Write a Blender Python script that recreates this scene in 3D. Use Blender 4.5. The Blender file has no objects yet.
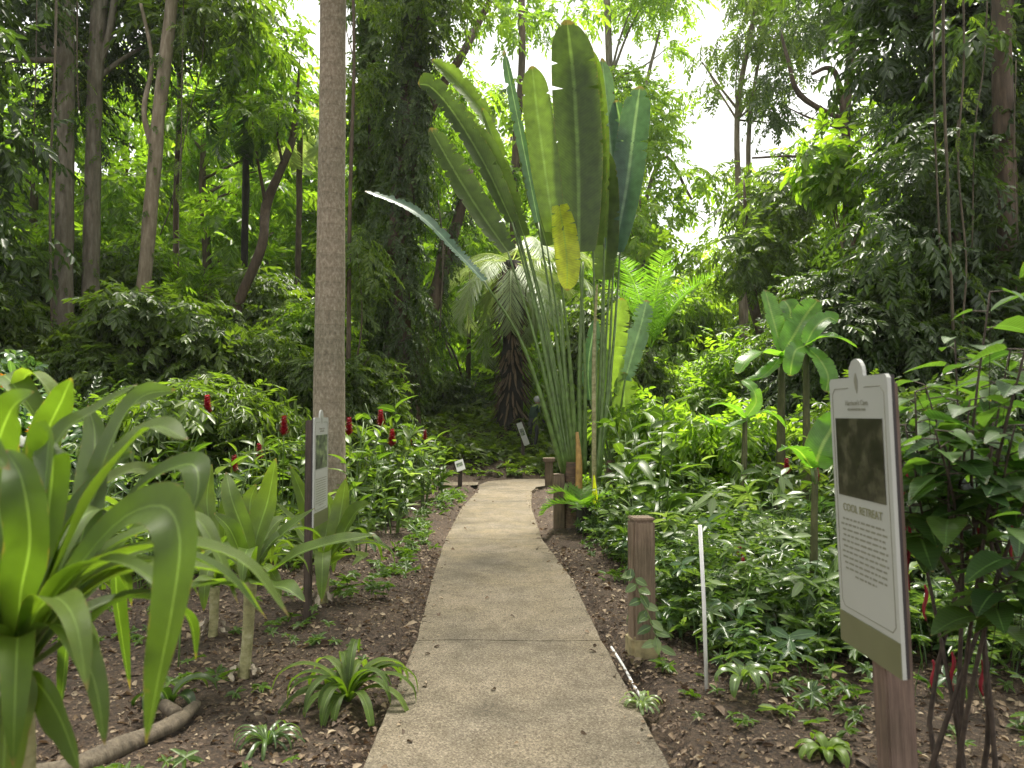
import bpy, math, random
import numpy as np
from mathutils import Vector, Matrix, noise as mnoise

# ------------------------------------------------------------------ camera, sky, sun, exposure
sc = bpy.context.scene
C = sc.collection
F_PX, HOR, EYE = 740.0, 415.0, 1.55
PITCH = math.atan((HOR - 384) / F_PX)
cam_d = bpy.data.cameras.new('camera'); cam = bpy.data.objects.new('camera', cam_d); C.objects.link(cam)
cam_d.sensor_width = 36; cam_d.lens = 36 * F_PX / 1024
cam.location = (0, 0, EYE); cam.rotation_euler = (math.pi / 2 + PITCH, 0, 0)
cam_d.clip_start = 0.05; cam_d.clip_end = 3000
cam_d.dof.use_dof = True; cam_d.dof.focus_distance = 9.0; cam_d.dof.aperture_fstop = 4.0
sc.camera = cam

SUN_EL, SUN_AZ = math.radians(68), math.radians(18)      # azimuth measured from +Y towards +X
world = bpy.data.worlds.new('World'); sc.world = world; world.use_nodes = True
wt = world.node_tree; wn = wt.nodes; wl = wt.links
bg = wn['Background']
sky = wn.new('ShaderNodeTexSky'); sky.sky_type = 'NISHITA'; sky.sun_disc = False
sky.sun_elevation = SUN_EL; sky.sun_rotation = SUN_AZ
sky.air_density = 1.0; sky.dust_density = 4.0; sky.ozone_density = 1.0
tc = wn.new('ShaderNodeTexCoord')
cl = wn.new('ShaderNodeTexNoise'); cl.inputs['Scale'].default_value = 2.2; cl.inputs['Detail'].default_value = 6
wl.new(tc.outputs['Generated'], cl.inputs['Vector'])
cr = wn.new('ShaderNodeValToRGB'); cr.color_ramp.elements[0].position = .25; cr.color_ramp.elements[1].position = .6
cr.color_ramp.elements[0].color = (.75,.75,.75,1); cr.color_ramp.elements[1].color = (1,1,1,1)
wl.new(cl.outputs['Fac'], cr.inputs['Fac'])
mx = wn.new('ShaderNodeMixRGB'); wl.new(cr.outputs['Color'], mx.inputs['Fac'])
wl.new(sky.outputs['Color'], mx.inputs['Color1']); mx.inputs['Color2'].default_value = (9.0, 8.9, 8.6, 1)   # bright cloud deck
wl.new(mx.outputs['Color'], bg.inputs['Color'])
bg.inputs['Strength'].default_value = 0.075
sun_d = bpy.data.lights.new('sun', 'SUN'); sun = bpy.data.objects.new('sun', sun_d); C.objects.link(sun)
sun_d.energy = 5.0; sun_d.angle = math.radians(17); sun_d.color = (1, .94, .83)
sd = Vector((math.sin(SUN_AZ) * math.cos(SUN_EL), math.cos(SUN_AZ) * math.cos(SUN_EL), math.sin(SUN_EL)))
sun.rotation_euler = sd.to_track_quat('Z', 'Y').to_euler()
sc.view_settings.view_transform = 'Standard'; sc.view_settings.look = 'None'
sc.view_settings.exposure = 1.45; sc.view_settings.gamma = 1
sc.render.engine = 'CYCLES'
cy = sc.cycles
cy.max_bounces = 7; cy.diffuse_bounces = 4; cy.glossy_bounces = 2; cy.transmission_bounces = 4; cy.transparent_max_bounces = 4
cy.volume_bounces = 0
cy.use_denoising = True; cy.use_adaptive_sampling = True; cy.adaptive_threshold = 0.02
cy.caustics_reflective = False; cy.caustics_refractive = False; cy.sample_clamp_indirect = 4

R = np.random.default_rng(7)
rnd = random.Random(7)

# ------------------------------------------------------------------ helpers
cp, sp = math.cos(PITCH), math.sin(PITCH)
def P(px, py, Y):
    "world point seen at pixel (px,py) at world depth Y"
    x = (px - 512) / F_PX; z = (384 - py) / F_PX
    f = cp - z * sp; u = sp + z * cp
    t = Y / f
    return Vector((x * t, Y, EYE + u * t))
def sstep(a, b, x):
    t = np.clip((x - a) / (b - a), 0, 1); return t * t * (3 - 2 * t)
def hgt(x, y):
    "terrain height"
    x = np.asarray(x, float); y = np.asarray(y, float)
    bank = 1.55 * sstep(17.3, 23.3, y) * (1 - .85 * sstep(.3, 1.3, x))
    side = 1.6 * sstep(7, 18, np.abs(x)) + 1.2 * sstep(24, 45, y)
    return bank + side + 5 * sstep(45, 140, np.hypot(x, y))
def hg(x, y): return float(hgt(x, y))

def link(o, parent=None):
    C.objects.link(o)
    if parent: o.parent = parent
    return o
def tag(o, label, cat, group=None, kind=None):
    if label: o['label'] = label
    if cat: o['category'] = cat
    if group: o['group'] = group
    if kind: o['kind'] = kind
    return o
def thing(name, label, cat, loc=(0, 0, 0), group=None, rz=0):
    o = bpy.data.objects.new(name, None); o.empty_display_size = .1
    o.location = loc; o.rotation_euler = (0, 0, rz)
    C.objects.link(o); return tag(o, label, cat, group)
def mesh_np(name, V, Fq, attr=None, smooth=True):
    me = bpy.data.meshes.new(name)
    V = np.ascontiguousarray(V, np.float32); Fq = np.ascontiguousarray(Fq, np.int32)
    me.vertices.add(len(V)); me.vertices.foreach_set('co', V.ravel())
    me.loops.add(Fq.size); me.loops.foreach_set('vertex_index', Fq.ravel())
    me.polygons.add(len(Fq)); me.polygons.foreach_set('loop_start', np.arange(0, Fq.size, Fq.shape[1], dtype=np.int32))
    me.polygons.foreach_set('use_smooth', np.full(len(Fq), smooth))
    if attr is not None:
        a = me.attributes.new('leaf', 'FLOAT_VECTOR', 'POINT'); a.data.foreach_set('vector', np.ascontiguousarray(attr, np.float32).ravel())
    me.update(calc_edges=True)
    return me
def obj(name, me, mat, parent=None, origin=None):
    if mat is not None: me.materials.append(mat)
    o = bpy.data.objects.new(name, me); link(o, parent)
    return o

class T:            # leaf template: V (n,3) unit leaf, F quads, A (n,3) = rnd,u,v
    def __init__(s, V, Fq, A, fz=None):
        s.V, s.F, s.A = np.asarray(V, float), np.asarray(Fq, int), np.asarray(A, float)
        s.fz = np.zeros(len(s.V)) if fz is None else np.asarray(fz, float)     # fold height, in leaf widths
def leaf_t(rows, prof, fold=.25, droop=.15, across=2):
    V, A, Fq, fz = [], [], [], []
    k = across + 1
    for x, w in zip(rows, prof):
        for j in range(k):
            u = -1 + 2 * j / across
            V.append((x, u * w * .5, -droop * x * x)); fz.append(abs(u) * w * fold * .5); A.append((0, u, x))
    for i in range(len(rows) - 1):
        for j in range(across):
            a = i * k + j; Fq.append((a, a + 1, a + k + 1, a + k))
    return T(V, Fq, A, fz)
L_SMALL = T([(0,0,0),(.35,.5,.1),(.75,.33,.04),(1,0,-.12),(.75,-.33,.04),(.35,-.5,.1)], [(0,3,2,1),(0,5,4,3)],
            [(0,0,0),(0,1,.35),(0,.8,.75),(0,0,1),(0,-.8,.75),(0,-1,.35)])
L_MED = leaf_t([0,.15,.4,.7,.9,1.0], [.03,.55,1,.8,.38,.02], fold=.3, droop=.22)
L_HEART = leaf_t([0,.03,.2,.45,.7,.88,1], [.05,.75,1.1,1,.66,.3,.02], fold=.25, droop=.3)
L_LONG = leaf_t([0,.08,.25,.5,.75,.92,1], [.2,.6,.95,1,.75,.35,.03], fold=.4, droop=.45)
L_FLAT = leaf_t([0,.3,.7,1], [.3,1,.8,.1], fold=.5, droop=-.2)

def unit(a): return a / np.maximum(np.linalg.norm(a, axis=-1, keepdims=True), 1e-9)
class LB:           # leaf batch
    def __init__(s): s.V, s.F, s.A, s.n = [], [], [], 0
    def add(s, t, O, X, N, L, W=None, rn=None, rmix=1.0, thick=None):
        O = np.atleast_2d(np.asarray(O, float)); n = len(O)
        X = unit(np.broadcast_to(np.asarray(X, float), (n, 3))); N = np.broadcast_to(np.asarray(N, float), (n, 3))
        Z = N - (N * X).sum(1, keepdims=True) * X
        Z = unit(Z + 1e-6); Y = np.cross(Z, X)
        L = np.broadcast_to(np.asarray(L, float), (n,)); W = L if W is None else np.broadcast_to(np.asarray(W, float), (n,))
        if rn is None: rn = R.random(n)
        v = t.V
        P_ = (O[:, None] + X[:, None] * (L[:, None] * v[:, 0])[..., None] + Y[:, None] * (W[:, None] * v[:, 1])[..., None]
              + Z[:, None] * (L[:, None] * v[:, 2] + W[:, None] * t.fz)[..., None])
        A = np.broadcast_to(t.A, (n,) + t.A.shape).copy()
        A[..., 0] = (1 - rmix) * A[..., 0] + rmix * np.broadcast_to(rn, (n,))[:, None]
        s.V.append(P_.reshape(-1, 3)); s.A.append(A.reshape(-1, 3))
        s.F.append((t.F[None] + (np.arange(n) * len(v))[:, None, None] + s.n).reshape(-1, 4)); s.n += n * len(v)
        return s
    def ribbon(s, pts, wid, across=4, fold=.25, up=(0, 0, 1), rn=None, seg=22, wave=0.0, twist=0.0):
        "strap or paddle leaf along a smooth curve; wid = [(t,width)...]"
        pts = [np.array(p, float) for p in pts]
        pp = [2 * pts[0] - pts[1]] + pts + [2 * pts[-1] - pts[-2]]
        c = []
        m = len(pts) - 1
        for i in range(seg + 1):
            g = i / seg * m; k = min(int(g), m - 1); t = g - k
            a, b, d, e = pp[k:k + 4]
            c.append(.5 * ((2 * b) + (-a + d) * t + (2 * a - 5 * b + 4 * d - e) * t * t + (-a + 3 * b - 3 * d + e) * t ** 3))
        c = np.array(c); tan = unit(np.gradient(c, axis=0))
        ts = np.linspace(0, 1, seg + 1); w = np.interp(ts, [q[0] for q in wid], [q[1] for q in wid])
        up = np.array(up, float); V, A = [], []
        rn = R.random() if rn is None else rn
        side = None; ph = R.random() * 6
        for i in range(seg + 1):
            sd_ = np.cross(tan[i], up)
            if np.linalg.norm(sd_) < .25 and side is not None: sd_ = side - (side @ tan[i]) * tan[i]
            sd_ = sd_ / (np.linalg.norm(sd_) + 1e-9)
            if side is not None and sd_ @ side < 0: sd_ = -sd_
            side = sd_ if side is None else unit(side * .55 + sd_ * .45)
            side = unit(side - (side @ tan[i]) * tan[i])
            nn = np.cross(side, tan[i])
            th = twist * ts[i]; s2 = side * math.cos(th) + nn * math.sin(th); n2 = np.cross(s2, tan[i])
            for j in range(across + 1):
                u = -1 + 2 * j / across
                V.append(c[i] + s2 * u * w[i] * .5 + n2 * (abs(u) ** 1.3 * w[i] * fold + wave * w[i] * math.sin(ts[i] * 17 + ph + (2.0 if u > 0 else 0)) * u * u))
                A.append((rn, u, ts[i]))
        k = across + 1
        Fq = [(i * k + j, i * k + j + 1, (i + 1) * k + j + 1, (i + 1) * k + j) for i in range(seg) for j in range(across)]
        s.V.append(np.array(V)); s.A.append(np.array(A)); s.F.append(np.array(Fq) + s.n); s.n += len(V)
        return s
    def mesh(s, name): return mesh_np(name, np.concatenate(s.V), np.concatenate(s.F), np.concatenate(s.A))
    def temp(s): return T(np.concatenate(s.V), np.concatenate(s.F), np.concatenate(s.A))
    def build(s, name, mat, parent=None): return obj(name, s.mesh(name), mat, parent)

class MB:           # tubes, boxes
    def __init__(s): s.V, s.F, s.n = [], [], 0
    def tube(s, pts, rad, sides=8, rough=0.0, cap=True, fine=1, freq=1.0):
        pts = np.array([tuple(p) for p in pts], float); rad = np.broadcast_to(np.asarray(rad, float), (len(pts),))
        if fine > 1:
            ti = np.linspace(0, len(pts) - 1, (len(pts) - 1) * fine + 1)
            pp = np.vstack([2 * pts[0] - pts[1], pts, 2 * pts[-1] - pts[-2]]); q = []
            for g in ti:
                k = min(int(g), len(pts) - 2); t = g - k; a, b, d, e = pp[k:k + 4]
                q.append(.5 * ((2 * b) + (-a + d) * t + (2 * a - 5 * b + 4 * d - e) * t * t + (-a + 3 * b - 3 * d + e) * t ** 3))
            rad = np.interp(ti, np.arange(len(pts)), rad); pts = np.array(q)
        tan = unit(np.gradient(pts, axis=0))
        ref = np.array((1., .1, 0)) if abs(tan[0][0]) < .8 else np.array((0, 1., .1))
        V = []
        for i, p in enumerate(pts):
            a = ref - (ref @ tan[i]) * tan[i]; a /= np.linalg.norm(a) + 1e-9; ref = a; b = np.cross(tan[i], a)
            for j in range(sides):
                th = 2 * math.pi * j / sides
                rr = rad[i]
                if rough: rr *= 1 + rough * mnoise.noise(Vector((math.cos(th) * 1.5 * freq, math.sin(th) * 1.5 * freq + pts[0][0], p[2] * 1.3)))
                V.append(p + (a * math.cos(th) + b * math.sin(th)) * rr)
        m = len(pts)
        Fq = [(i * sides + j, i * sides + (j + 1) % sides, (i + 1) * sides + (j + 1) % sides, (i + 1) * sides + j) for i in range(m - 1) for j in range(sides)]
        if cap:
            V.append(pts[0]); V.append(pts[-1]); c0, c1 = len(V) - 2, len(V) - 1
            for j in range(0, sides, 2):
                Fq.append((c0, (j + 2) % sides, j + 1, j)); b0 = (m - 1) * sides
                Fq.append((c1, b0 + j, b0 + j + 1, b0 + (j + 2) % sides))
        s.V.append(np.array(V)); s.F.append(np.array(Fq) + s.n); s.n += len(V); return s
    def mesh(s, name): return mesh_np(name, np.concatenate(s.V), np.concatenate(s.F))
    def build(s, name, mat, parent=None): return obj(name, s.mesh(name), mat, parent)

def box(name, sx, sy, sz, loc, mat, parent=None, bev=.004, rot=(0, 0, 0)):
    import bmesh
    bm = bmesh.new(); bmesh.ops.create_cube(bm, size=1)
    for v in bm.verts: v.co = Vector((v.co.x * sx, v.co.y * sy, v.co.z * sz))
    if bev: bmesh.ops.bevel(bm, geom=bm.edges[:], offset=bev, segments=2, affect='EDGES')
    me = bpy.data.meshes.new(name); bm.to_mesh(me); bm.free()
    o = obj(name, me, mat, parent); o.location = loc; o.rotation_euler = rot
    return o

# ------------------------------------------------------------------ materials
def new_mat(name):
    m = bpy.data.materials.new(name); m.use_nodes = True
    nt = m.node_tree; b = nt.nodes['Principled BSDF']; return m, nt, b
def ramp(nt, cols, src=None):
    r = nt.nodes.new('ShaderNodeValToRGB'); e = r.color_ramp.elements
    while len(e) < len(cols): e.new(.5)
    for k, (p, c) in enumerate(cols): e[k].position = p; e[k].color = (*c, 1)
    if src is not None: nt.links.new(src, r.inputs['Fac'])
    return r
def noise(nt, scale, detail=5, vec=None, rough=.5):
    n = nt.nodes.new('ShaderNodeTexNoise'); n.inputs['Scale'].default_value = scale; n.inputs['Detail'].default_value = detail
    n.inputs['Roughness'].default_value = rough
    if vec is not None: nt.links.new(vec, n.inputs['Vector'])
    return n
def bump(nt, b, h, strength=.4, dist=.01):
    n = nt.nodes.new('ShaderNodeBump'); n.inputs['Strength'].default_value = strength; n.inputs['Distance'].default_value = dist
    nt.links.new(h, n.inputs['Height']); nt.links.new(n.outputs['Normal'], b.inputs['Normal']); return n
def leaf_mat(name, cols, rough=.42, trans=.42, veins=0, vein_dir='v', mid=.06, midcol=None, tcol=(1.35, 1.45, .45), spec=.5, cellc=None):
    m, nt, b = new_mat(name)
    at = nt.nodes.new('ShaderNodeAttribute'); at.attribute_name = 'leaf'
    sx = nt.nodes.new('ShaderNodeSeparateXYZ'); nt.links.new(at.outputs['Vector'], sx.inputs[0])
    oi = nt.nodes.new('ShaderNodeObjectInfo')
    # leaf random + a little per-object random
    ma = nt.nodes.new('ShaderNodeMath'); ma.operation = 'MULTIPLY_ADD'; nt.links.new(oi.outputs['Random'], ma.inputs[0]); ma.inputs[1].default_value = .24
    nt.links.new(sx.outputs['X'], ma.inputs[2])
    mb = nt.nodes.new('ShaderNodeMath'); mb.operation = 'MULTIPLY'; nt.links.new(ma.outputs[0], mb.inputs[0]); mb.inputs[1].default_value = .81
    n = len(cols); r = ramp(nt, [(i / (n - 1), c) for i, c in enumerate(cols)], mb.outputs[0])
    col = r.outputs['Color']
    ab = nt.nodes.new('ShaderNodeMath'); ab.operation = 'ABSOLUTE'; nt.links.new(sx.outputs['Y'], ab.inputs[0])
    if mid:
        mr = nt.nodes.new('ShaderNodeMapRange'); mr.inputs['From Min'].default_value = mid * .5; mr.inputs['From Max'].default_value = mid * 1.6
        mr.inputs['To Min'].default_value = .75; mr.inputs['To Max'].default_value = 0
        nt.links.new(ab.outputs[0], mr.inputs['Value'])
        mm = nt.nodes.new('ShaderNodeMixRGB'); nt.links.new(mr.outputs[0], mm.inputs['Fac']); nt.links.new(col, mm.inputs['Color1'])
        mc = midcol or tuple(min(1, c * 2.2 + .02) for c in cols[len(cols) // 2]); mm.inputs['Color2'].default_value = (*mc, 1); col = mm.outputs['Color']
    if veins:
        wv = nt.nodes.new('ShaderNodeMath'); wv.operation = 'MULTIPLY'; wv.inputs[1].default_value = veins
        if vein_dir == 'v':      # across the blade, swept forward
            ad = nt.nodes.new('ShaderNodeMath'); ad.operation = 'MULTIPLY_ADD'; nt.links.new(ab.outputs[0], ad.inputs[0]); ad.inputs[1].default_value = -.06
            nt.links.new(sx.outputs['Z'], ad.inputs[2]); nt.links.new(ad.outputs[0], wv.inputs[0])
        else: nt.links.new(sx.outputs['Y'], wv.inputs[0])
        si = nt.nodes.new('ShaderNodeMath'); si.operation = 'SINE'; nt.links.new(wv.outputs[0], si.inputs[0])
        bp = bump(nt, b, si.outputs[0], .25, .002)
        m2 = nt.nodes.new('ShaderNodeMapRange'); m2.inputs['From Min'].default_value = -1; m2.inputs['To Min'].default_value = .9; m2.inputs['To Max'].default_value = 1.05
        nt.links.new(si.outputs[0], m2.inputs['Value'])
        if vein_dir == 'u': m2.inputs['To Min'].default_value = .8; m2.inputs['To Max'].default_value = 1.1; bp.inputs['Strength'].default_value = .45
        mu = nt.nodes.new('ShaderNodeVectorMath'); mu.operation = 'SCALE'; nt.links.new(col, mu.inputs[0]); nt.links.new(m2.outputs[0], mu.inputs['Scale']); col = mu.outputs[0]
    if veins:
        g = nt.nodes.new('ShaderNodeNewGeometry'); nz = noise(nt, 9, 4, g.outputs['Position'])
        m3 = nt.nodes.new('ShaderNodeMapRange'); m3.inputs['From Min'].default_value = .3; m3.inputs['From Max'].default_value = .7; m3.inputs['To Min'].default_value = .75; m3.inputs['To Max'].default_value = 1.25
        nt.links.new(nz.outputs['Fac'], m3.inputs['Value'])
        mu = nt.nodes.new('ShaderNodeVectorMath'); mu.operation = 'SCALE'; nt.links.new(col, mu.inputs[0]); nt.links.new(m3.outputs[0], mu.inputs['Scale']); col = mu.outputs[0]
    if veins:      # dried brown tips, patchy edges and small blemishes
        n5 = noise(nt, 34, 4, g.outputs['Position'])
        e1 = nt.nodes.new('ShaderNodeMapRange'); e1.inputs['From Min'].default_value = .955; e1.inputs['To Max'].default_value = .7; e1.inputs['From Max'].default_value = 1.0; nt.links.new(sx.outputs['Z'], e1.inputs['Value'])
        e2 = nt.nodes.new('ShaderNodeMapRange'); e2.inputs['From Min'].default_value = .88; e2.inputs['From Max'].default_value = 1.0; e2.inputs['To Max'].default_value = .28; nt.links.new(ab.outputs[0], e2.inputs['Value'])
        ea = nt.nodes.new('ShaderNodeMath'); ea.operation = 'ADD'; nt.links.new(e1.outputs[0], ea.inputs[0]); nt.links.new(e2.outputs[0], ea.inputs[1])
        eb = nt.nodes.new('ShaderNodeMath'); eb.operation = 'ADD'; nt.links.new(ea.outputs[0], eb.inputs[0]); nt.links.new(n5.outputs['Fac'], eb.inputs[1])
        ec = nt.nodes.new('ShaderNodeMapRange'); ec.inputs['From Min'].default_value = .72; ec.inputs['From Max'].default_value = .98; ec.inputs['To Max'].default_value = .85; nt.links.new(eb.outputs[0], ec.inputs['Value'])
        em = nt.nodes.new('ShaderNodeMixRGB'); nt.links.new(ec.outputs[0], em.inputs['Fac']); nt.links.new(col, em.inputs['Color1']); em.inputs['Color2'].default_value = (.2, .14, .05, 1); col = em.outputs[0]
    nt.links.new(col, b.inputs['Base Color']); b.inputs['Roughness'].default_value = rough
    b.inputs['Specular IOR Level'].default_value = spec
    if trans:
        tr = nt.nodes.new('ShaderNodeBsdfTranslucent')
        tm = nt.nodes.new('ShaderNodeVectorMath'); tm.operation = 'MULTIPLY'; nt.links.new(col, tm.inputs[0]); tm.inputs[1].default_value = tuple(c * 1.9 for c in tcol)
        nt.links.new(tm.outputs[0], tr.inputs['Color'])
        mix = nt.nodes.new('ShaderNodeMixShader'); mix.inputs['Fac'].default_value = trans
        nt.links.new(b.outputs[0], mix.inputs[1]); nt.links.new(tr.outputs[0], mix.inputs[2])
        nt.links.new(mix.outputs[0], nt.nodes['Material Output'].inputs['Surface'])
    return m
def bark_mat(name, cols, sc_=(6, 6, 1.2), rings=0, strength=.6, dist=.03):
    m, nt, b = new_mat(name)
    t = nt.nodes.new('ShaderNodeTexCoord'); mp = nt.nodes.new('ShaderNodeMapping'); mp.inputs['Scale'].default_value = sc_
    nt.links.new(t.outputs['Object'], mp.inputs['Vector'])
    n1 = noise(nt, 2.2, 8, mp.outputs[0], .65); n2 = noise(nt, .6, 3, t.outputs['Object'])
    r = ramp(nt, [(.3, cols[0]), (.5, cols[1]), (.72, cols[2])], n1.outputs['Fac'])
    mixn = nt.nodes.new('ShaderNodeMixRGB'); mixn.blend_type = 'MULTIPLY'; mixn.inputs['Fac'].default_value = .6
    r2 = ramp(nt, [(.35, (.55, .6, .5)), (.65, (1.1, 1.05, 1))], n2.outputs['Fac'])
    nt.links.new(r.outputs['Color'], mixn.inputs['Color1']); nt.links.new(r2.outputs['Color'], mixn.inputs['Color2'])
    nt.links.new(mixn.outputs[0], b.inputs['Base Color']); b.inputs['Roughness'].default_value = .85
    h = n1.outputs['Fac']
    if rings:
        s = nt.nodes.new('ShaderNodeSeparateXYZ'); nt.links.new(t.outputs['Object'], s.inputs[0])
        nn = nt.nodes.new('ShaderNodeMath'); nn.operation = 'MULTIPLY_ADD'; nt.links.new(n2.outputs['Fac'], nn.inputs[0]); nn.inputs[1].default_value = .25; nt.links.new(s.outputs['Z'], nn.inputs[2])
        fr = nt.nodes.new('ShaderNodeMath'); fr.operation = 'MULTIPLY'; nt.links.new(nn.outputs[0], fr.inputs[0]); fr.inputs[1].default_value = rings
        fc = nt.nodes.new('ShaderNodeMath'); fc.operation = 'FRACT'; nt.links.new(fr.outputs[0], fc.inputs[0])
        gt = ramp(nt, [(.0, (.68, .66, .62)), (.1, (1.04, 1.04, 1.04)), (.55, (.97, .97, .97)), (1, (.88, .88, .88))], fc.outputs[0])
        m4 = nt.nodes.new('ShaderNodeMixRGB'); m4.blend_type = 'MULTIPLY'; m4.inputs['Fac'].default_value = .8
        nt.links.new(mixn.outputs[0], m4.inputs['Color1']); nt.links.new(gt.outputs['Color'], m4.inputs['Color2']); nt.links.new(m4.outputs[0], b.inputs['Base Color'])
    bump(nt, b, h, strength, dist)
    return m
def plain(name, c, rough=.6, var=0, scale=20, bmp=0, metal=0):
    m, nt, b = new_mat(name); b.inputs['Base Color'].default_value = (*c, 1); b.inputs['Roughness'].default_value = rough; b.inputs['Metallic'].default_value = metal
    if var:
        t = nt.nodes.new('ShaderNodeTexCoord'); n = noise(nt, scale, 6, t.outputs['Object'])
        r = ramp(nt, [(.3, tuple(x * (1 - var) for x in c)), (.7, tuple(min(1, x * (1 + var)) for x in c))], n.outputs['Fac'])
        nt.links.new(r.outputs['Color'], b.inputs['Base Color'])
        if bmp: bump(nt, b, n.outputs['Fac'], .5, bmp)
    return m

M = {}
M['dark_leaf'] = leaf_mat('dark_leaf', [(.012, .026, .008), (.026, .05, .013), (.048, .083, .018), (.09, .13, .026)], trans=.36)
M['mid_leaf'] = leaf_mat('mid_leaf', [(.024, .046, .009), (.05, .085, .014), (.085, .13, .02), (.15, .2, .03)], trans=.46)
M['bright_leaf'] = leaf_mat('bright_leaf', [(.05, .09, .012), (.085, .145, .018), (.13, .2, .025), (.2, .26, .035)], trans=.58)
M['fresh_leaf'] = leaf_mat('fresh_leaf', [(.035, .07, .012), (.06, .11, .018), (.095, .16, .026), (.17, .24, .04)], trans=.4, tcol=(.95, 1.05, .3))
M['blue_leaf'] = leaf_mat('blue_leaf', [(.03, .065, .027), (.05, .1, .04), (.08, .14, .055), (.13, .2, .09)], trans=.3, rough=.35)
M['herb_leaf'] = leaf_mat('herb_leaf', [(.022, .045, .015), (.045, .085, .026), (.09, .14, .045), (.24, .3, .15)], trans=.35, rough=.28, mid=.09)
M['heart_leaf'] = leaf_mat('heart_leaf', [(.02, .05, .016), (.035, .08, .022), (.055, .11, .03), (.1, .18, .04)], trans=.38, rough=.4, veins=75, mid=.05)
M['strap_leaf'] = leaf_mat('strap_leaf', [(.045, .082, .01), (.08, .132, .018), (.15, .205, .035)], trans=.42, rough=.48, veins=75, vein_dir='u', mid=.05, midcol=(.2, .3, .08))
M['paddle_leaf'] = leaf_mat('paddle_leaf', [(.035, .06, .014), (.062, .1, .02), (.12, .185, .035), (.2, .3, .05)], trans=.38, rough=.45, veins=520, vein_dir='v', mid=.07, midcol=(.16, .24, .08))
M['paddle_blue'] = leaf_mat('paddle_blue', [(.04, .09, .06), (.06, .12, .08), (.1, .17, .12)], trans=.22, rough=.38, veins=520, vein_dir='v', mid=.08, midcol=(.2, .3, .2))
M['banana_leaf'] = leaf_mat('banana_leaf', [(.06, .14, .02), (.09, .2, .03), (.14, .27, .05)], trans=.5, rough=.35, veins=200, vein_dir='v', mid=.09, midcol=(.25, .35, .1))
M['silver_frond'] = leaf_mat('silver_frond', [(.2, .25, .15), (.28, .34, .22), (.4, .45, .33)], trans=.25, rough=.4, mid=0)
M['frond'] = leaf_mat('frond', [(.02, .05, .02), (.04, .09, .025), (.07, .13, .035)], trans=.35, mid=0)
M['light_frond'] = leaf_mat('light_frond', [(.06, .13, .02), (.1, .2, .03), (.15, .26, .04)], trans=.45, mid=0)
M['dead_leaf'] = leaf_mat('dead_leaf', [(.035, .022, .013), (.085, .055, .032), (.17, .12, .07), (.36, .3, .2)], trans=.1, rough=.75, mid=.04, tcol=(1, .8, .6))
M['red_flower'] = leaf_mat('red_flower', [(.13, .003, .01), (.2, .006, .016), (.3, .015, .025)], trans=.25, rough=.4, mid=0, tcol=(1, .5, .5))
M['catkin'] = leaf_mat('catkin', [(.25, .01, .02), (.36, .02, .04), (.42, .04, .06)], trans=.1, rough=.7, mid=0, tcol=(1, .5, .5))
M['orange_flower'] = leaf_mat('orange_flower', [(.6, .2, .01), (.75, .35, .02), (.8, .5, .03)], trans=.25, mid=0, tcol=(1, .8, .3))
M['white_flower'] = leaf_mat('white_flower', [(.5, .52, .45), (.7, .72, .66), (.8, .8, .78)], trans=.3, mid=0, tcol=(1, 1, 1))
M['grey_bark'] = bark_mat('grey_bark', [(.1, .085, .062), (.18, .155, .12), (.29, .26, .215)])
M['pale_bark'] = bark_mat('pale_bark', [(.12, .095, .062), (.21, .17, .12), (.33, .285, .22)])
M['brown_bark'] = bark_mat('brown_bark', [(.045, .032, .022), (.09, .062, .042), (.15, .11, .08)])
M['black_bark'] = bark_mat('black_bark', [(.008, .007, .006), (.018, .015, .012), (.035, .03, .025)], strength=1)
M['palm_bark'] = bark_mat('palm_bark', [(.13, .105, .075), (.235, .195, .145), (.38, .335, .27)], sc_=(14, 14, 9), rings=5.5, strength=.3, dist=.008)
M['ravenala_bark'] = bark_mat('ravenala_bark', [(.05, .035, .025), (.11, .07, .045), (.2, .13, .08)], sc_=(3, 3, 16), rings=7)
M['petiole'] = leaf_mat('petiole', [(.12, .17, .06), (.2, .26, .1), (.3, .36, .17)], trans=0, rough=.35, mid=0)
M['green_stem'] = plain('green_stem', (.09, .15, .035), .45, .4, 12)
M['woody_stem'] = plain('woody_stem', (.05, .036, .026), .8, .4, 30, .004)
M['liana'] = bark_mat('liana', [(.05, .04, .028), (.1, .08, .055), (.17, .14, .1)], sc_=(12, 12, 3))
M['cane'] = bark_mat('cane', [(.16, .15, .07), (.3, .28, .14), (.45, .42, .28)], sc_=(8, 8, 10), rings=14, dist=.006)
M['banana_stem'] = bark_mat('banana_stem', [(.03, .03, .012), (.07, .075, .025), (.14, .13, .06)], sc_=(8, 8, 2))
M['dry_fibre'] = plain('dry_fibre', (.36, .31, .24), .8, .3, 25)

def wood_mat(name, a, b_, c):
    m, nt, b = new_mat(name)
    t = nt.nodes.new('ShaderNodeTexCoord'); mp = nt.nodes.new('ShaderNodeMapping'); mp.inputs['Scale'].default_value = (26, 26, 1.6)
    nt.links.new(t.outputs['Object'], mp.inputs['Vector']); n1 = noise(nt, 2.4, 8, mp.outputs[0], .7); n2 = noise(nt, 5, 4, t.outputs['Object'])
    r = ramp(nt, [(.3, a), (.5, b_), (.75, c)], n1.outputs['Fac'])
    mm = nt.nodes.new('ShaderNodeMixRGB'); mm.blend_type = 'MULTIPLY'; mm.inputs['Fac'].default_value = .7
    r2 = ramp(nt, [(.35, (.5, .55, .45)), (.6, (1, 1, 1))], n2.outputs['Fac'])
    nt.links.new(r.outputs[0], mm.inputs[1]); nt.links.new(r2.outputs[0], mm.inputs[2]); nt.links.new(mm.outputs[0], b.inputs['Base Color'])
    b.inputs['Roughness'].default_value = .8; bump(nt, b, n1.outputs['Fac'], .6, .006); return m
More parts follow.
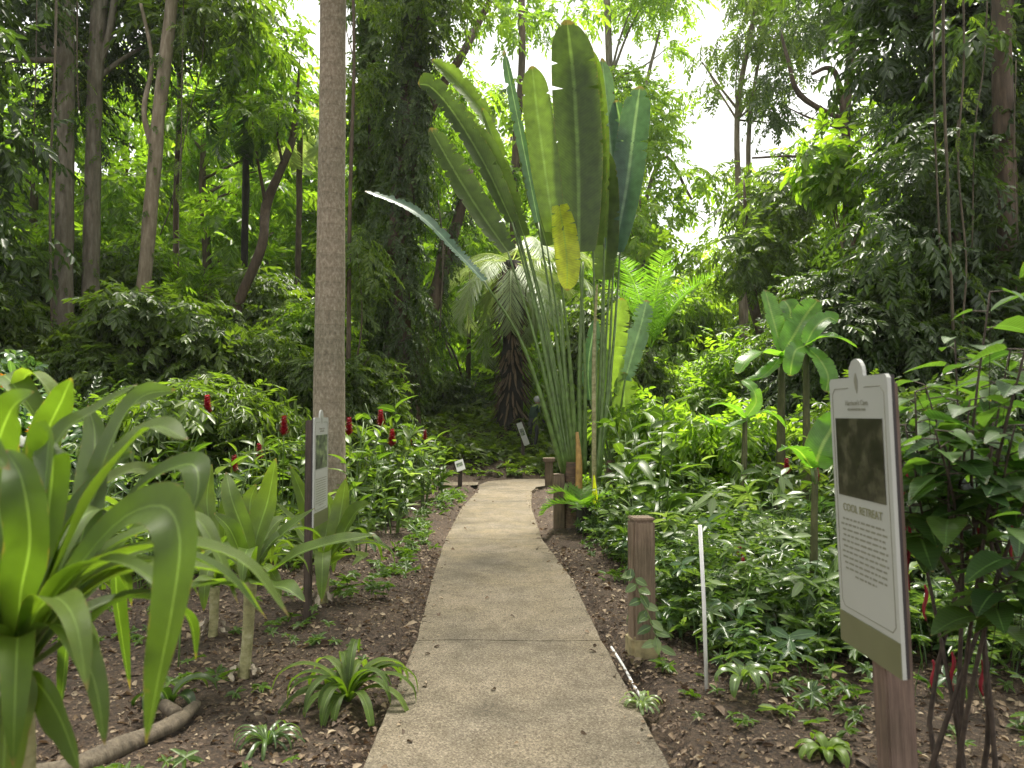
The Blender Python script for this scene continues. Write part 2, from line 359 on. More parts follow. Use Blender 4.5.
M['wood'] = wood_mat('wood', (.07, .047, .03), (.17, .12, .08), (.3, .225, .16))
M['dark_wood'] = wood_mat('dark_wood', (.03, .02, .016), (.065, .045, .035), (.12, .09, .075))
M['sign_wood'] = wood_mat('sign_wood', (.08, .05, .04), (.15, .1, .078), (.24, .17, .13))

def ground_mat():
    m, nt, b = new_mat('soil')
    g = nt.nodes.new('ShaderNodeNewGeometry'); p = g.outputs['Position']
    n1 = noise(nt, 38, 8, p, .7); n2 = noise(nt, 1.4, 4, p)
    vo = nt.nodes.new('ShaderNodeTexVoronoi'); vo.inputs['Scale'].default_value = 55; nt.links.new(p, vo.inputs['Vector'])
    r = ramp(nt, [(.3, (.012, .008, .005)), (.46, (.045, .03, .018)), (.6, (.098, .068, .043)), (.72, (.24, .18, .125))], n1.outputs['Fac'])
    r2 = ramp(nt, [(.35, (.7, .66, .62)), (.65, (1.1, 1.08, 1.05))], n2.outputs['Fac'])
    mm = nt.nodes.new('ShaderNodeMixRGB'); mm.blend_type = 'MULTIPLY'; mm.inputs['Fac'].default_value = 1
    nt.links.new(r.outputs[0], mm.inputs[1]); nt.links.new(r2.outputs[0], mm.inputs[2])
    m2 = nt.nodes.new('ShaderNodeMixRGB'); m2.blend_type = 'MULTIPLY'; m2.inputs['Fac'].default_value = .5
    r3 = ramp(nt, [(0, (.5, .48, .45)), (1, (1.15, 1.1, 1.05))], vo.outputs['Color'])
    nt.links.new(mm.outputs[0], m2.inputs[1]); nt.links.new(r3.outputs[0], m2.inputs[2])
    nt.links.new(m2.outputs[0], b.inputs['Base Color']); b.inputs['Roughness'].default_value = .95
    bump(nt, b, n1.outputs['Fac'], 1, .03); return m
def path_mat():
    m, nt, b = new_mat('exposed_aggregate')
    g = nt.nodes.new('ShaderNodeNewGeometry'); p = g.outputs['Position']
    vo = nt.nodes.new('ShaderNodeTexVoronoi'); vo.inputs['Scale'].default_value = 140; nt.links.new(p, vo.inputs['Vector'])
    sv = nt.nodes.new('ShaderNodeSeparateColor'); nt.links.new(vo.outputs['Color'], sv.inputs[0])
    r = ramp(nt, [(0, (.06, .047, .032)), (.3, (.118, .098, .07)), (.75, (.162, .138, .1)), (1, (.245, .215, .165))], sv.outputs[0])
    n2 = noise(nt, 1.1, 6, p, .6); r2 = ramp(nt, [(.3, (.5, .5, .46)), (.48, (.92, .92, .9)), (.7, (1.15, 1.13, 1.1))], n2.outputs['Fac'])
    n3 = noise(nt, 5, 5, p, .65); r3 = ramp(nt, [(.33, (.66, .64, .57)), (.6, (1.06, 1.05, 1.03))], n3.outputs['Fac'])
    a = nt.nodes.new('ShaderNodeMixRGB'); a.blend_type = 'MULTIPLY'; a.inputs[0].default_value = 1; nt.links.new(r.outputs[0], a.inputs[1]); nt.links.new(r2.outputs[0], a.inputs[2])
    c = nt.nodes.new('ShaderNodeMixRGB'); c.blend_type = 'MULTIPLY'; c.inputs[0].default_value = .8; nt.links.new(a.outputs[0], c.inputs[1]); nt.links.new(r3.outputs[0], c.inputs[2])
    # algae tint: more of it where the slab is older (farther along)
    s = nt.nodes.new('ShaderNodeSeparateXYZ'); nt.links.new(p, s.inputs[0])
    mr = nt.nodes.new('ShaderNodeMapRange'); mr.inputs['From Min'].default_value = 4.5; mr.inputs['From Max'].default_value = 9; mr.inputs['To Min'].default_value = .15; mr.inputs['To Max'].default_value = .75
    nt.links.new(s.outputs['Y'], mr.inputs['Value'])
    n4 = noise(nt, 2.3, 5, p); mu = nt.nodes.new('ShaderNodeMath'); mu.operation = 'MULTIPLY'; mu.use_clamp = True; nt.links.new(mr.outputs[0], mu.inputs[0]); 
    mq = nt.nodes.new('ShaderNodeMapRange'); mq.inputs['From Min'].default_value = .35; mq.inputs['From Max'].default_value = .65; nt.links.new(n4.outputs['Fac'], mq.inputs['Value']); nt.links.new(mq.outputs[0], mu.inputs[1])
    d = nt.nodes.new('ShaderNodeMixRGB'); d.blend_type = 'MULTIPLY'; nt.links.new(mu.outputs[0], d.inputs[0]); nt.links.new(c.outputs[0], d.inputs[1]); d.inputs[2].default_value = (.98, .93, .72, 1)
    nt.links.new(d.outputs[0], b.inputs['Base Color']); b.inputs['Roughness'].default_value = .9
    bump(nt, b, vo.outputs['Distance'], .5, .006); return m
M['soil'] = ground_mat(); M['path'] = path_mat()
M['white_plastic'] = plain('white_plastic', (.7, .7, .68), .4, .12, 8)
M['concrete'] = plain('concrete', (.3, .25, .13), .9, .45, 14, .006)
M['panel_white'] = plain('panel_white', (.37, .38, .35), .4, .05, 3)
M['panel_green'] = plain('panel_green', (.12, .125, .062), .4, .1, 4)
M['panel_edge'] = plain('panel_edge', (.025, .02, .02), .6)
M['ink'] = plain('ink', (.2, .2, .15), .6)
M['ink_green'] = plain('ink_green', (.2, .2, .1), .6)
def photo_mat(name, a, b_, c):
    m, nt, b = new_mat(name); t = nt.nodes.new('ShaderNodeTexCoord'); mp = nt.nodes.new('ShaderNodeMapping'); mp.inputs['Scale'].default_value = (9, 20, 9)
    nt.links.new(t.outputs['Object'], mp.inputs['Vector']); n = noise(nt, 1.6, 8, mp.outputs[0], .6)
    r = ramp(nt, [(.36, a), (.5, b_), (.66, c)], n.outputs['Fac']); nt.links.new(r.outputs[0], b.inputs['Base Color']); b.inputs['Roughness'].default_value = .35; return m
M['photo_dark'] = photo_mat('photo_dark', (.008, .0075, .005), (.022, .02, .013), (.08, .076, .05))
M['photo_green'] = photo_mat('photo_green', (.02, .025, .02), (.08, .1, .07), (.25, .32, .15))

# ------------------------------------------------------------------ ground and path
xs = np.unique(np.round(np.concatenate([np.linspace(-130, -60, 8), np.linspace(-60, -9, 52), np.linspace(-9, 9, 226), np.linspace(9, 60, 52), np.linspace(60, 130, 8)]), 4))
ys = np.unique(np.round(np.concatenate([np.linspace(-40, -2, 8), np.linspace(-2, 20, 276), np.linspace(20, 70, 60), np.linspace(70, 130, 10)]), 4))
EL = [(0, -.66), (3.25, -.645), (5.09, -.647), (6.95, -.74), (9.17, -.82), (12.3, -.83), (15.3, -.68), (17.2, -.72)]
ER = [(0, .70), (3.25, .685), (5.09, .605), (6.95, .56), (9.17, .37), (12.3, .316), (15.0, .40), (16.2, .62)]
GX, GY = np.meshgrid(xs, ys)
Z = hgt(GX, GY)
nz = np.zeros_like(Z)
near = (np.abs(GX) < 9.1) & (GY > -2.1) & (GY < 20.1)
idx = np.argwhere(near)
for i, j in idx:
    x, y = GX[i, j], GY[i, j]
    nz[i, j] = .035 * mnoise.noise(Vector((x * 2.1, y * 2.1, 0))) + .022 * mnoise.noise(Vector((x * 7, y * 7, 3)))
el = np.interp(GY, [a for a, b in EL], [b for a, b in EL]); er = np.interp(GY, [a for a, b in ER], [b for a, b in ER])
inp = (GX > el - .14) & (GX < er + .14) & (GY < 17.4) | ((GY > 15.8) & (GY < 18.2) & (GX > -.9) & (GX < 6))
Z = Z + nz - np.where(inp, .06, 0) + np.where(~inp & near, .012, 0)
V = np.stack([GX, GY, Z], -1).reshape(-1, 3); nxn = len(xs)
ii, jj = np.meshgrid(np.arange(len(ys) - 1), np.arange(nxn - 1), indexing='ij'); a = (ii * nxn + jj).ravel()
tag(obj('ground', mesh_np('ground', V, np.stack([a, a + 1, a + nxn + 1, a + nxn], 1)), M['soil']), 'dark brown soil and mulch ground of the garden', 'ground', kind='structure')

def path_mesh():
    import bmesh
    bm = bmesh.new()
    def slab(rows):
        top = [[bm.verts.new((l + (r - l) * k / 6, yl + (yr - yl) * k / 6, .022 + .004 * math.sin(k * 1.1))) for k in range(7)] for (l, yl, r, yr) in rows]
        for q in range(len(top) - 1):
            for k in range(6): bm.faces.new((top[q][k], top[q][k + 1], top[q + 1][k + 1], top[q + 1][k]))
        ring = [t for t in top[0]] + [t[-1] for t in top[1:]] + [t for t in top[-1][::-1]][1:] + [t[0] for t in top[::-1]][1:-1]
        low = [bm.verts.new((v.co.x, v.co.y, -.1)) for v in ring]
        for k in range(len(ring)):
            n = (k + 1) % len(ring); bm.faces.new((ring[n], ring[k], low[k], low[n]))
    def rowat(y):
        l = np.interp(y, [a for a, b in EL], [b for a, b in EL]); r = np.interp(y, [a for a, b in ER], [b for a, b in ER])
        l += .007 * mnoise.noise(Vector((0, y * 3, 0))) + .006 * mnoise.noise(Vector((0, y * 14, 0))); r += .007 * mnoise.noise(Vector((5, y * 3, 0))) + .006 * mnoise.noise(Vector((7, y * 14, 0)))
        return (l, y, r, y)
    cuts = [-1.0, 1.2, 5.09, 9.2, 13.2, 15.4]
    for a_, b_ in zip(cuts[:-1], cuts[1:]):
        n = max(3, int((b_ - a_) / .12)); slab([rowat(a_ + .006 + (b_ - a_ - .012) * k / n) for k in range(n + 1)])
    # the bend to the right
    L0, R0 = rowat(15.412), None
    pl = [(-.7, 15.41), (-.72, 16.3), (-.55, 17.2), (.1, 17.75), (1.4, 17.95), (3, 17.9), (6, 17.6)]
    pr = [(L0[2], 15.41), (.5, 15.75), (.75, 16.1), (1.1, 16.35), (1.8, 16.5), (3, 16.5), (6, 16.2)]
    rows = []
    for k in range(31):
        t = k / 30 * 6; q = min(int(t), 5); f = t - q
        l = [pl[q][c] * (1 - f) + pl[q + 1][c] * f for c in (0, 1)]; r = [pr[q][c] * (1 - f) + pr[q + 1][c] * f for c in (0, 1)]
        rows.append((l[0], l[1], r[0], r[1]))
    slab(rows)
    bmesh.ops.recalc_face_normals(bm, faces=bm.faces)
    me = bpy.data.meshes.new('path'); bm.to_mesh(me); bm.free(); return me
tag(obj('path', path_mesh(), M['path']), 'tan exposed aggregate concrete path winding into the forest', 'path', kind='structure')
def gravel_spur():
    n = 14; V = []; 
    for k in range(n + 1):
        t = k / n; x = -.76 - 3.2 * t; y = 16.6 + .1 * t
        for s in (-.42, -.14, .14, .42): V.append((x, y + s * (1 + .2 * math.sin(k * 1.7)), .024 + .01 * math.sin(k + s * 9)))
    Fq = [(i * 4 + j, i * 4 + j + 1, (i + 1) * 4 + j + 1, (i + 1) * 4 + j) for i in range(n) for j in range(3)]
    return mesh_np('side_path', np.array(V), np.array(Fq))
tag(obj('side_path', gravel_spur(), M['path']), 'pale trodden gravel side path leaving left at the bend', 'path', kind='structure')

# ------------------------------------------------------------------ leaf sprays
def spray(t, n, L, W, ang=55, droop=.5, stem=True, spread=.25, seed=1, up=.8):
    r = np.random.default_rng(seed); b = LB()
    k = np.arange(n); f = (k + .6) / n
    cx = f * .9; cz = -droop * f * f * .6
    O = np.stack([cx, 0 * cx, cz], 1)
    s = np.where(k % 2 == 0, 1, -1)
    a = np.radians(ang) * (1 - .45 * f) + r.normal(0, .22, n)
    X = np.stack([np.cos(a), s * np.sin(a), -.25 - droop * f + r.normal(0, .2, n)], 1)
    X[-1] = (1, 0, -droop)
    N = np.stack([r.normal(0, spread, n) + droop * .5, r.normal(0, spread, n), np.full(n, up)], 1)
    b.add(t, O, X, N, L * (.75 + .5 * r.random(n)), W * (.8 + .4 * r.random(n)), rn=r.random(n))
    return b.temp()
def whorl(t, n, L, W, seed=1, rise=.1, stem=.0):
    r = np.random.default_rng(seed); b = LB()
    a = np.arange(n) * 2.4 + r.normal(0, .25, n); el = r.normal(rise, .25, n)
    X = np.stack([np.cos(a) * np.cos(el), np.sin(a) * np.cos(el), np.sin(el)], 1)
    O = np.zeros((n, 3)); O[:, 2] = -np.linspace(0, stem, n)
    N = np.stack([-X[:, 0] * .2 + r.normal(0, .25, n), -X[:, 1] * .2 + r.normal(0, .25, n), np.ones(n)], 1)
    b.add(t, O, X, N, L * (.7 + .6 * r.random(n)), W * (.8 + .4 * r.random(n)), rn=r.random(n)); return b.temp()
SP = {
 'fine': [spray(L_SMALL, 13, .24, .1, seed=s, droop=.6) for s in range(3)],
 'med': [spray(L_SMALL, 9, .36, .17, seed=s, droop=.5) for s in range(3)],
 'broad': [spray(L_MED, 6, .5, .27, seed=s, droop=.45) for s in range(3)],
 'long': [spray(L_SMALL, 10, .42, .1, seed=s, droop=.8, ang=45) for s in range(3)],
 'whorl': [whorl(L_SMALL, 9, .9, .34, seed=s) for s in range(3)],
 'whorlbig': [whorl(L_MED, 8, .9, .36, seed=s, stem=.4) for s in range(3)],
}
def add_sprays(lb, kind, O, X, N, s, tint=None):
    O = np.asarray(O); n = len(O); ts = SP[kind]; pick = R.integers(0, len(ts), n)
    rn = R.random(n) if tint is None else np.clip(tint + R.normal(0, .18, n), 0, 1)
    for k, t in enumerate(ts):
        m = pick == k
        if m.any(): lb.add(t, O[m], X[m], N[m], np.broadcast_to(s, (n,))[m], rn=rn[m], rmix=.6)
def blob(lb, kind, c, r, n, size, squash=.8, hang=.35, tint=None):
    "one clump of foliage: sprays set through an uneven ball, mostly near its skin"
    d = unit(R.normal(size=(n, 3))); lump = 1 + .25 * np.sin(d[:, 0] * 5 + c[0]) * np.cos(d[:, 1] * 4 + c[2] * 2)
    rad = r * (R.random(n) ** .45) * lump
    O = np.array(c) + d * rad[:, None] * np.array([1, 1, squash])
    X = d * np.array([1, 1, .4]) + R.normal(0, .45, (n, 3)) + np.array([0, 0, -hang])
    N = np.array([0, 0, 1.]) + R.normal(0, .35, (n, 3)) + d * .35
    add_sprays(lb, kind, O, X, N, size * (.7 + .6 * R.random(n)), tint)
SKY_GAPS = [(662, 722, 35, 235), (305, 322, 0, 130), (352, 378, 25, 190), (590, 612, 0, 45), (795, 830, 60, 100), (905, 925, 20, 60)]
def in_gap(px, py, m=0): return any(a - m < px < b + m and c - m < py < d + m for a, b, c, d in SKY_GAPS)
def band(px0, px1, py0, py1, Y0, Y1, count, r, seed=0, gap=True):
    rr = random.Random(seed * 977 + int(px0) + int(py0) * 3); out = []
    while len(out) < count:
        px, py, Y = rr.uniform(px0, px1), rr.uniform(py0, py1), rr.uniform(Y0, Y1)
        q = r * rr.uniform(.65, 1.35)
        if gap and in_gap(px, py, q / Y * F_PX * .55): 
            if rr.random() < .93: count -= .2; continue
        out.append((P(px, py, Y), q))
    return out

# ------------------------------------------------------------------ trees
def limbs(mb, base, tips, r0):
    for t in tips:
        b = Vector(base); t = Vector(t); mid = (b + t) / 2 + Vector((rnd.uniform(-.3, .3), rnd.uniform(-.3, .3), rnd.uniform(-.2, .4))) * (t - b).length * .25
        mb.tube([b, mid, t], [r0, r0 * .6, r0 * .2], 6, fine=4)
def tree(name, label, trunk, bark, blobs=(), kind='med', mat='mid_leaf', size=.45, per=45, group=None, hang=.35, boughs=6, rough=.18, tint=None, extra=None, cat='tree', squash=.8, ext=0.0, ivy=0):
    "trunk: [(px,py,Y,width_px)...] top to bottom; carried on down to the ground"
    pts = [(P(x, y, Y), w * .8 * Y / F_PX / 2) for x, y, Y, w in trunk]
    lo, r_lo = pts[-1]; gz = hg(lo.x, lo.y)
    if lo.z > gz + .1: 
        d = (pts[-1][0] - pts[-2][0]); d = d / max(.1, abs(d.z)); k = (lo.z - gz + .1)
        pts.append((Vector((lo.x + d.x * k * .6, lo.y, gz - .1)), r_lo * 1.25))
    if ext:
        t0, r_t = pts[0]; d = (pts[0][0] - pts[1][0]).normalized(); pts.insert(0, (t0 + d * ext * .5, r_t * .85)); pts.insert(0, (t0 + d * ext + Vector((.3, .2, 0)), r_t * .5))
    if trunk[0][1] > -40 and not ext: pts[0] = (pts[0][0], pts[0][1] * .25)
    base = pts[-1][0].copy(); base.z = hg(base.x, base.y)
    root = thing(name, label, cat, base, group)
    mb = MB(); pp = [p - base for p, r in pts][::-1]; rr = [r for p, r in pts][::-1]
    mb.tube(pp, rr, 14, rough, fine=6)
    if extra:
        for e in extra: mb.tube([P(x, y, Y) - base for x, y, Y, w in e], [w * .7 * Y / F_PX / 2 for x, y, Y, w in e], 8, rough, fine=5)
    bl = list(blobs)
    if bl and boughs:
        for c, r in rnd.sample(bl, min(boughs, len(bl))):
            q = Vector(c) - base; z = q.z - abs(rnd.uniform(.8, 2.5)); k = min(range(len(pp)), key=lambda i: abs(pp[i].z - z))
            k2 = min(k + 1, len(pp) - 1); s = pp[k]
            if (s - q).length < 7: limbs(mb, s, [q], rr[k] * .45)
    mb.build('trunk', M[bark], root)
    if ivy:
        lb = LB(); vine_sleeve(lb, base, pp, pts[0][1] * .8 + .12, ivy, 'fine', .3, .5); lb.build('ivy', M['mid_leaf'], root)
    if bl:
        lb = LB()
        for c, r in bl: blob(lb, kind, np.array(Vector(c) - base), r, int(per * (r / 1.0) ** 2), size, hang=hang, tint=tint, squash=squash)
        lb.build('crown', M[mat], root)
    return root
def vine_sleeve(lb, base, pp, rad, n, kind, size, tint=None):
    "foliage of a climber clothing a trunk"
    pp = np.array([tuple(p) for p in pp]); t = R.random(n) * (len(pp) - 1); k = np.minimum(t.astype(int), len(pp) - 2); f = (t - k)[:, None]
    c = pp[k] * (1 - f) + pp[k + 1] * f
    a = R.random(n) * 2 * math.pi; lump = 1 + .4 * np.sin(c[:, 2] * 1.7 + np.cos(a) * 2)
    d = np.stack([np.cos(a), np.sin(a), np.zeros(n)], 1); O = c + d * (rad * lump * (R.random(n) ** .5))[:, None]
    X = d * .8 + np.array([0, 0, -.75]) + R.normal(0, .35, (n, 3)); N = d + np.array([0, 0, .6]) + R.normal(0, .3, (n, 3))
    add_sprays(lb, kind, O, X, N, size * (.7 + .6 * R.random(n)), tint)

# ================================================================== LARGE: trees
G_L, G_R, G_F = 'trees of the dense wood on the left', 'trees of the wood on the right', 'far trees beyond the clearing'
# the smooth ringed palm trunk by the left sign
def royal_palm():
    pts = [(P(334, -260, 9.0), .14), (P(333, -60, 9.0), .158), (P(332.5, 100, 9.0), .162), (P(331, 220, 9.0), .17), (P(329.5, 340, 9.0), .182), (P(329, 430, 9.0), .19)]
    base = P(329, 540, 9.0); base.z = 0
    pts.append((Vector((base.x, base.y, .25)), .22)); pts.append((Vector((base.x, base.y, -.1)), .27))
    root = thing('palm_tree', 'tall smooth grey ringed palm trunk standing just behind the left information board', 'palm tree', base)
    mb = MB(); mb.tube([p - base for p, r in pts][::-1], [r for p, r in pts][::-1], 28, .05, fine=14); mb.build('trunk', M['palm_bark'], root)
    lb = LB(); top = pts[0][0] - base
    for k in range(11):
        a = k * 2.4; frond(lb, top, a, 3.6, .9 - .12 * k, .62, .1, 34, droop=1.0)
    lb.build('crown', M['frond'], root)
def frond(lb, o, az, length, elev, leaf, lw, n, droop=1.0, vee=.5, rn=None, hang=.3, rach=.022):
    "one feather frond: arching rachis with two ranks of leaflets"
    o = np.array(tuple(o), float); n = max(n, 6); h = np.array([math.cos(az), math.sin(az), 0]); pts = []
    p = o.copy(); e = elev; K = 16
    for k in range(K + 1):
        pts.append(p.copy()); p = p + (h * math.cos(e) + np.array([0, 0, math.sin(e)])) * length / K; e -= droop * 1.9 / K * (.5 + k / K)
    pts = np.array(pts); rn = R.random() if rn is None else rn
    lb.ribbon(pts[::4], [(0, rach * 2), (1, rach * .4)], across=2, fold=.5, rn=min(1, rn + .3), seg=10)
    t = np.linspace(.14, .99, n); f = t * K; k = np.minimum(f.astype(int), K - 1); c = pts[k] + (pts[k + 1] - pts[k]) * (f - k)[:, None]
    tan = unit(pts[k + 1] - pts[k]); side = np.cross(tan, np.array([0, 0, 1.])); side = unit(side); nn = np.cross(side, tan)
    L = leaf * np.sin(np.clip(t * 2.7 + .35, 0, math.pi)) ** .6 + .04
    for s in (-1, 1):
        X = side * s + tan * .55 + nn * (vee * .5) + np.array([0, 0, -hang]) + R.normal(0, .09, (n, 3))
        lb.add(L_FLAT, c, X, nn + R.normal(0, .15, (n, 3)), L, lw * (.7 + .6 * R.random(n)), rn=np.clip(rn + R.normal(0, .12, n), 0, 1))
royal_palm()

# left wood
tree('tree', 'straight grey trunk nearest the left edge, hung with creepers', [(66, -60, 16, 20), (66, 60, 16, 19), (65, 150, 16, 20), (63, 330, 16, 24)], 'grey_bark',
     band(-110, 130, -110, 110, 16.8, 19.5, 24, .95, 1) + band(-60, 60, -120, -20, 14, 16, 6, .8, 41), 'fine', 'dark_leaf', .6, 75, G_L, tint=.45, ext=4, ivy=160)
tree('tree', 'slightly curved grey trunk with a fork high up, beside the straight grey one', [(104, -60, 16.5, 20), (100, 0, 16.5, 19), (95, 80, 16.5, 18), (93, 150, 16.5, 18), (90, 330, 16.5, 22)], 'grey_bark',
     band(60, 170, -140, 60, 17.2, 20, 12, .95, 2), 'fine', 'dark_leaf', .6, 75, G_L, tint=.45, extra=[[(98, 70, 16.5, 10), (112, 20, 16.5, 10), (118, -60, 16.5, 9)]], ext=4, ivy=240)
tree('tree', 'pale brown leaning trunk with a side fork, left of the dark leaning one', [(172, -60, 15, 15), (172, 0, 15, 14), (160, 100, 15, 16), (153, 180, 15, 17), (147, 250, 15, 17), (138, 365, 15, 21)], 'pale_bark',
     band(120, 235, -130, 60, 15.8, 18.5, 16, .9, 3), 'med', 'mid_leaf', .55, 60, G_L, extra=[[(153, 150, 15, 9), (144, 110, 15, 8), (152, 60, 15.4, 6), (140, 0, 15.6, 5)]], ext=4, ivy=110)
tree('tree', 'dark crooked trunk leaning right behind the broad leafed shrubs', [(300, 60, 19, 7), (294, 130, 19, 9), (283, 165, 18.5, 10), (266, 205, 18.5, 12), (262, 245, 18, 12), (240, 300, 18, 13), (222, 360, 18, 15)], 'brown_bark',
     band(250, 312, -60, 130, 17, 21, 8, .8, 4), 'med', 'bright_leaf', .55, 45, G_L, tint=.4)
tree('tree', 'thin dark upright trunk between the pale leaning one and the slender palm', [(178, -20, 21, 6), (180, 90, 21, 6), (176, 200, 21, 7), (177, 340, 21, 8)], 'brown_bark',
     band(160, 255, -120, 100, 19, 23, 15, 1.0, 5), 'med', 'bright_leaf', .6, 45, G_L, tint=.3, ext=3)
tree('tree', 'mossy trunk close behind the ringed palm, clothed in creepers', [(352, -60, 15, 4), (354, 60, 15, 4), (350, 200, 15, 5), (348, 400, 15, 6)], 'brown_bark',
     band(338, 372, -40, 400, 14.5, 17, 13, .5, 6), 'fine', 'mid_leaf', .5, 90, G_L, tint=.35, ext=3)
tree('tree', 'dark trunk at the far left, half hidden in leaves', [(-30, -60, 13, 22), (-26, 100, 13, 22), (-30, 300, 13, 24)], 'brown_bark',
     band(-130, 25, -120, 330, 12, 16, 30, .85, 7), 'med', 'dark_leaf', .55, 60, G_L, tint=.4, ext=3)

def vine_tree(label, trunk, rad, n, size, mat, kind, blobs, group, bark='brown_bark', extra=None, bmat=None, tint=None):
    pts = [(P(x, y, Y), w * Y / F_PX / 2) for x, y, Y, w in trunk]
    lo = pts[-1][0]; base = Vector((lo.x, lo.y, hg(lo.x, lo.y))); pts.append((Vector((lo.x, lo.y, base.z - .1)), pts[-1][1] * 1.3))
    root = thing('tree', label, 'tree', base, group)
    pp = [p - base for p, r in pts][::-1]; rr = [r for p, r in pts][::-1]
    mb = MB(); mb.tube(pp, rr, 12, .2, fine=5)
    if extra:
        for e in extra: mb.tube([P(x, y, Y) - base for x, y, Y, w in e], [w * Y / F_PX / 2 for x, y, Y, w in e], 8, .2, fine=5)
    mb.build('trunk', M[bark], root)
    lb = LB(); vine_sleeve(lb, base, pp, rad, n, kind, size, tint); lb.build('ivy', M[mat], root)
    if blobs:
        lb = LB()
        for c, r in blobs: blob(lb, 'fine', np.array(Vector(c) - base), r, int(70 * r * r), .55, tint=.5)
        lb.build('crown', M[bmat or 'mid_leaf'], root)
vine_tree('thick dark trunk wrapped in ivy left of the fan shaped palm', [(415, -60, 17, 22), (412, 60, 17, 22), (405, 160, 17, 24), (398, 280, 17, 26), (396, 400, 17, 30)], .58, 3000, .42, 'dark_leaf', 'fine',
          band(360, 455, -120, 20, 15.5, 19.5, 14, .9, 11), G_L, extra=[[(410, 150, 17, 12), (440, 90, 17.3, 10), (462, 55, 17.5, 9), (480, 20, 18, 7), (505, -30, 18, 5)]])
vine_tree('brown trunk slanting right out of the ivy, behind the drooping silver fronds', [(470, 170, 19, 8), (452, 240, 19, 12), (434, 300, 18.6, 16), (420, 350, 18.4, 17), (412, 400, 18.2, 18)], .35, 420, .4, 'dark_leaf', 'fine',
          band(430, 490, 60, 200, 18, 21, 8, .7, 12), G_L, extra=[[(434, 300, 18.6, 10), (441, 262, 18.7, 9), (444, 230, 19, 7)]], bmat='bright_leaf')
vine_tree('creeper clad pillar of pale leaves right of the ringed palm', [(374, -60, 20, 9), (372, 120, 20, 9), (375, 300, 20, 10), (372, 390, 20, 12)], .5, 1900, .5, 'mid_leaf', 'med',
          band(350, 400, -120, -20, 19, 22, 5, .9, 13), G_L, tint=.6)
# centre, beyond the bank
tree('tree', 'bright backlit tree above the drooping silver palm', [(520, -60, 27, 9), (522, 60, 27, 9), (515, 170, 27, 10), (512, 400, 27, 13)], 'brown_bark',
     band(440, 590, -100, 200, 25, 31, 26, 1.1, 14), 'med', 'bright_leaf', .7, 26, G_F, ext=3)
tree('tree', 'feathery light green tree whose canopy reaches over the white sky gap', [(605, -60, 30, 9), (610, 80, 30, 9), (618, 200, 30, 10), (628, 400, 30, 14)], 'grey_bark',
     band(590, 655, -60, 120, 27, 32, 12, 1.2, 15) + band(640, 700, -80, 25, 27, 32, 6, 1.0, 16) + band(640, 675, 20, 240, 27, 31, 9, .6, 54, gap=False), 'fine', 'bright_leaf', .8, 48, G_F,
     extra=[[(618, 150, 30, 8), (640, 105, 30, 6), (652, 60, 30, 5), (660, 30, 30, 3)], [(622, 300, 30, 8), (660, 160, 30, 6), (692, 200, 30.2, 4)]], tint=.6)
tree('tree', 'yellow green tree filling the space right of the fan palm stalks', [(640, 200, 26, 7), (642, 280, 26, 8), (640, 400, 26, 10)], 'brown_bark',
     band(630, 705, 120, 300, 24, 29, 20, .85, 17), 'med', 'bright_leaf', .65, 48, G_F, tint=.75)
tree('tree', 'small sunlit tree low behind the dark palm trunk', [(470, 250, 25, 6), (468, 400, 25, 8)], 'brown_bark',
     band(400, 580, 190, 400, 22.5, 28, 30, .9, 18), 'med', 'bright_leaf', .65, 42, G_F, tint=.55)
# right
tree('tree', 'slender pale twin stemmed tree standing against the white sky', [(763, -60, 27, 6), (757, 0, 27, 6), (747, 50, 27, 6.5), (737, 120, 27, 7), (740, 230, 27, 7.5), (744, 400, 27, 9)], 'pale_bark',
     band(700, 800, -70, 60, 25, 29, 16, .85, 19) + band(735, 800, 60, 210, 25, 29, 12, .55, 20) + band(690, 760, 40, 110, 26, 29, 5, .45, 51, gap=False) + band(745, 800, -20, 90, 25, 28, 9, .7, 52), 'fine', 'mid_leaf', .7, 42, G_R,
     extra=[[(744, 400, 27, 8), (748, 230, 27.2, 7), (749, 130, 27.3, 7), (757, 70, 27.4, 5), (770, 0, 27.5, 4)], [(738, 110, 27, 4), (716, 82, 27, 3), (702, 62, 27, 2)]], tint=.5, hang=.6, boughs=14)
tree('tree', 'tall tree with a hooked dark bough showing against the sky', [(852, -60, 24, 9), (850, 60, 24, 10), (846, 130, 24, 11), (850, 250, 24, 12), (852, 400, 24, 14)], 'brown_bark',
     band(800, 905, -80, 50, 21, 27, 15, .95, 21) + band(770, 850, 110, 190, 22, 27, 5, .6, 22) + band(860, 900, 50, 200, 22, 26, 7, .8, 23) + band(770, 840, 20, 120, 23.5, 25.5, 9, .5, 53), 'fine', 'dark_leaf', .65, 58, G_R,
     extra=[[(846, 130, 24, 10), (838, 80, 24, 9), (828, 68, 24, 7), (812, 74, 24, 5)], [(842, 120, 24, 7), (800, 95, 24.2, 8), (788, 60, 24.4, 6), (780, 30, 24.6, 4)], [(848, 170, 24, 5), (800, 157, 24, 4), (752, 158, 24, 3)]], tint=.5)
tree('tree', 'young tree with light lime leaves in front of the hooked bough', [(842, 150, 17, 6), (845, 200, 17, 6), (846, 260, 17, 7), (848, 330, 17, 8)], 'pale_bark',
     band(815, 868, 128, 200, 16.4, 17.6, 8, .42, 24), 'broad', 'bright_leaf', .5, 100, G_R, tint=.6)
tree('tree', 'reddish brown trunk bare at its foot, behind the banana plants', [(744, 180, 20, 8), (747, 250, 20, 10), (752, 300, 20, 12), (765, 350, 20, 14)], 'brown_bark',
     band(715, 800, 180, 265, 18.5, 23, 14, .9, 25), 'med', 'mid_leaf', .5, 58, G_R, tint=.45)
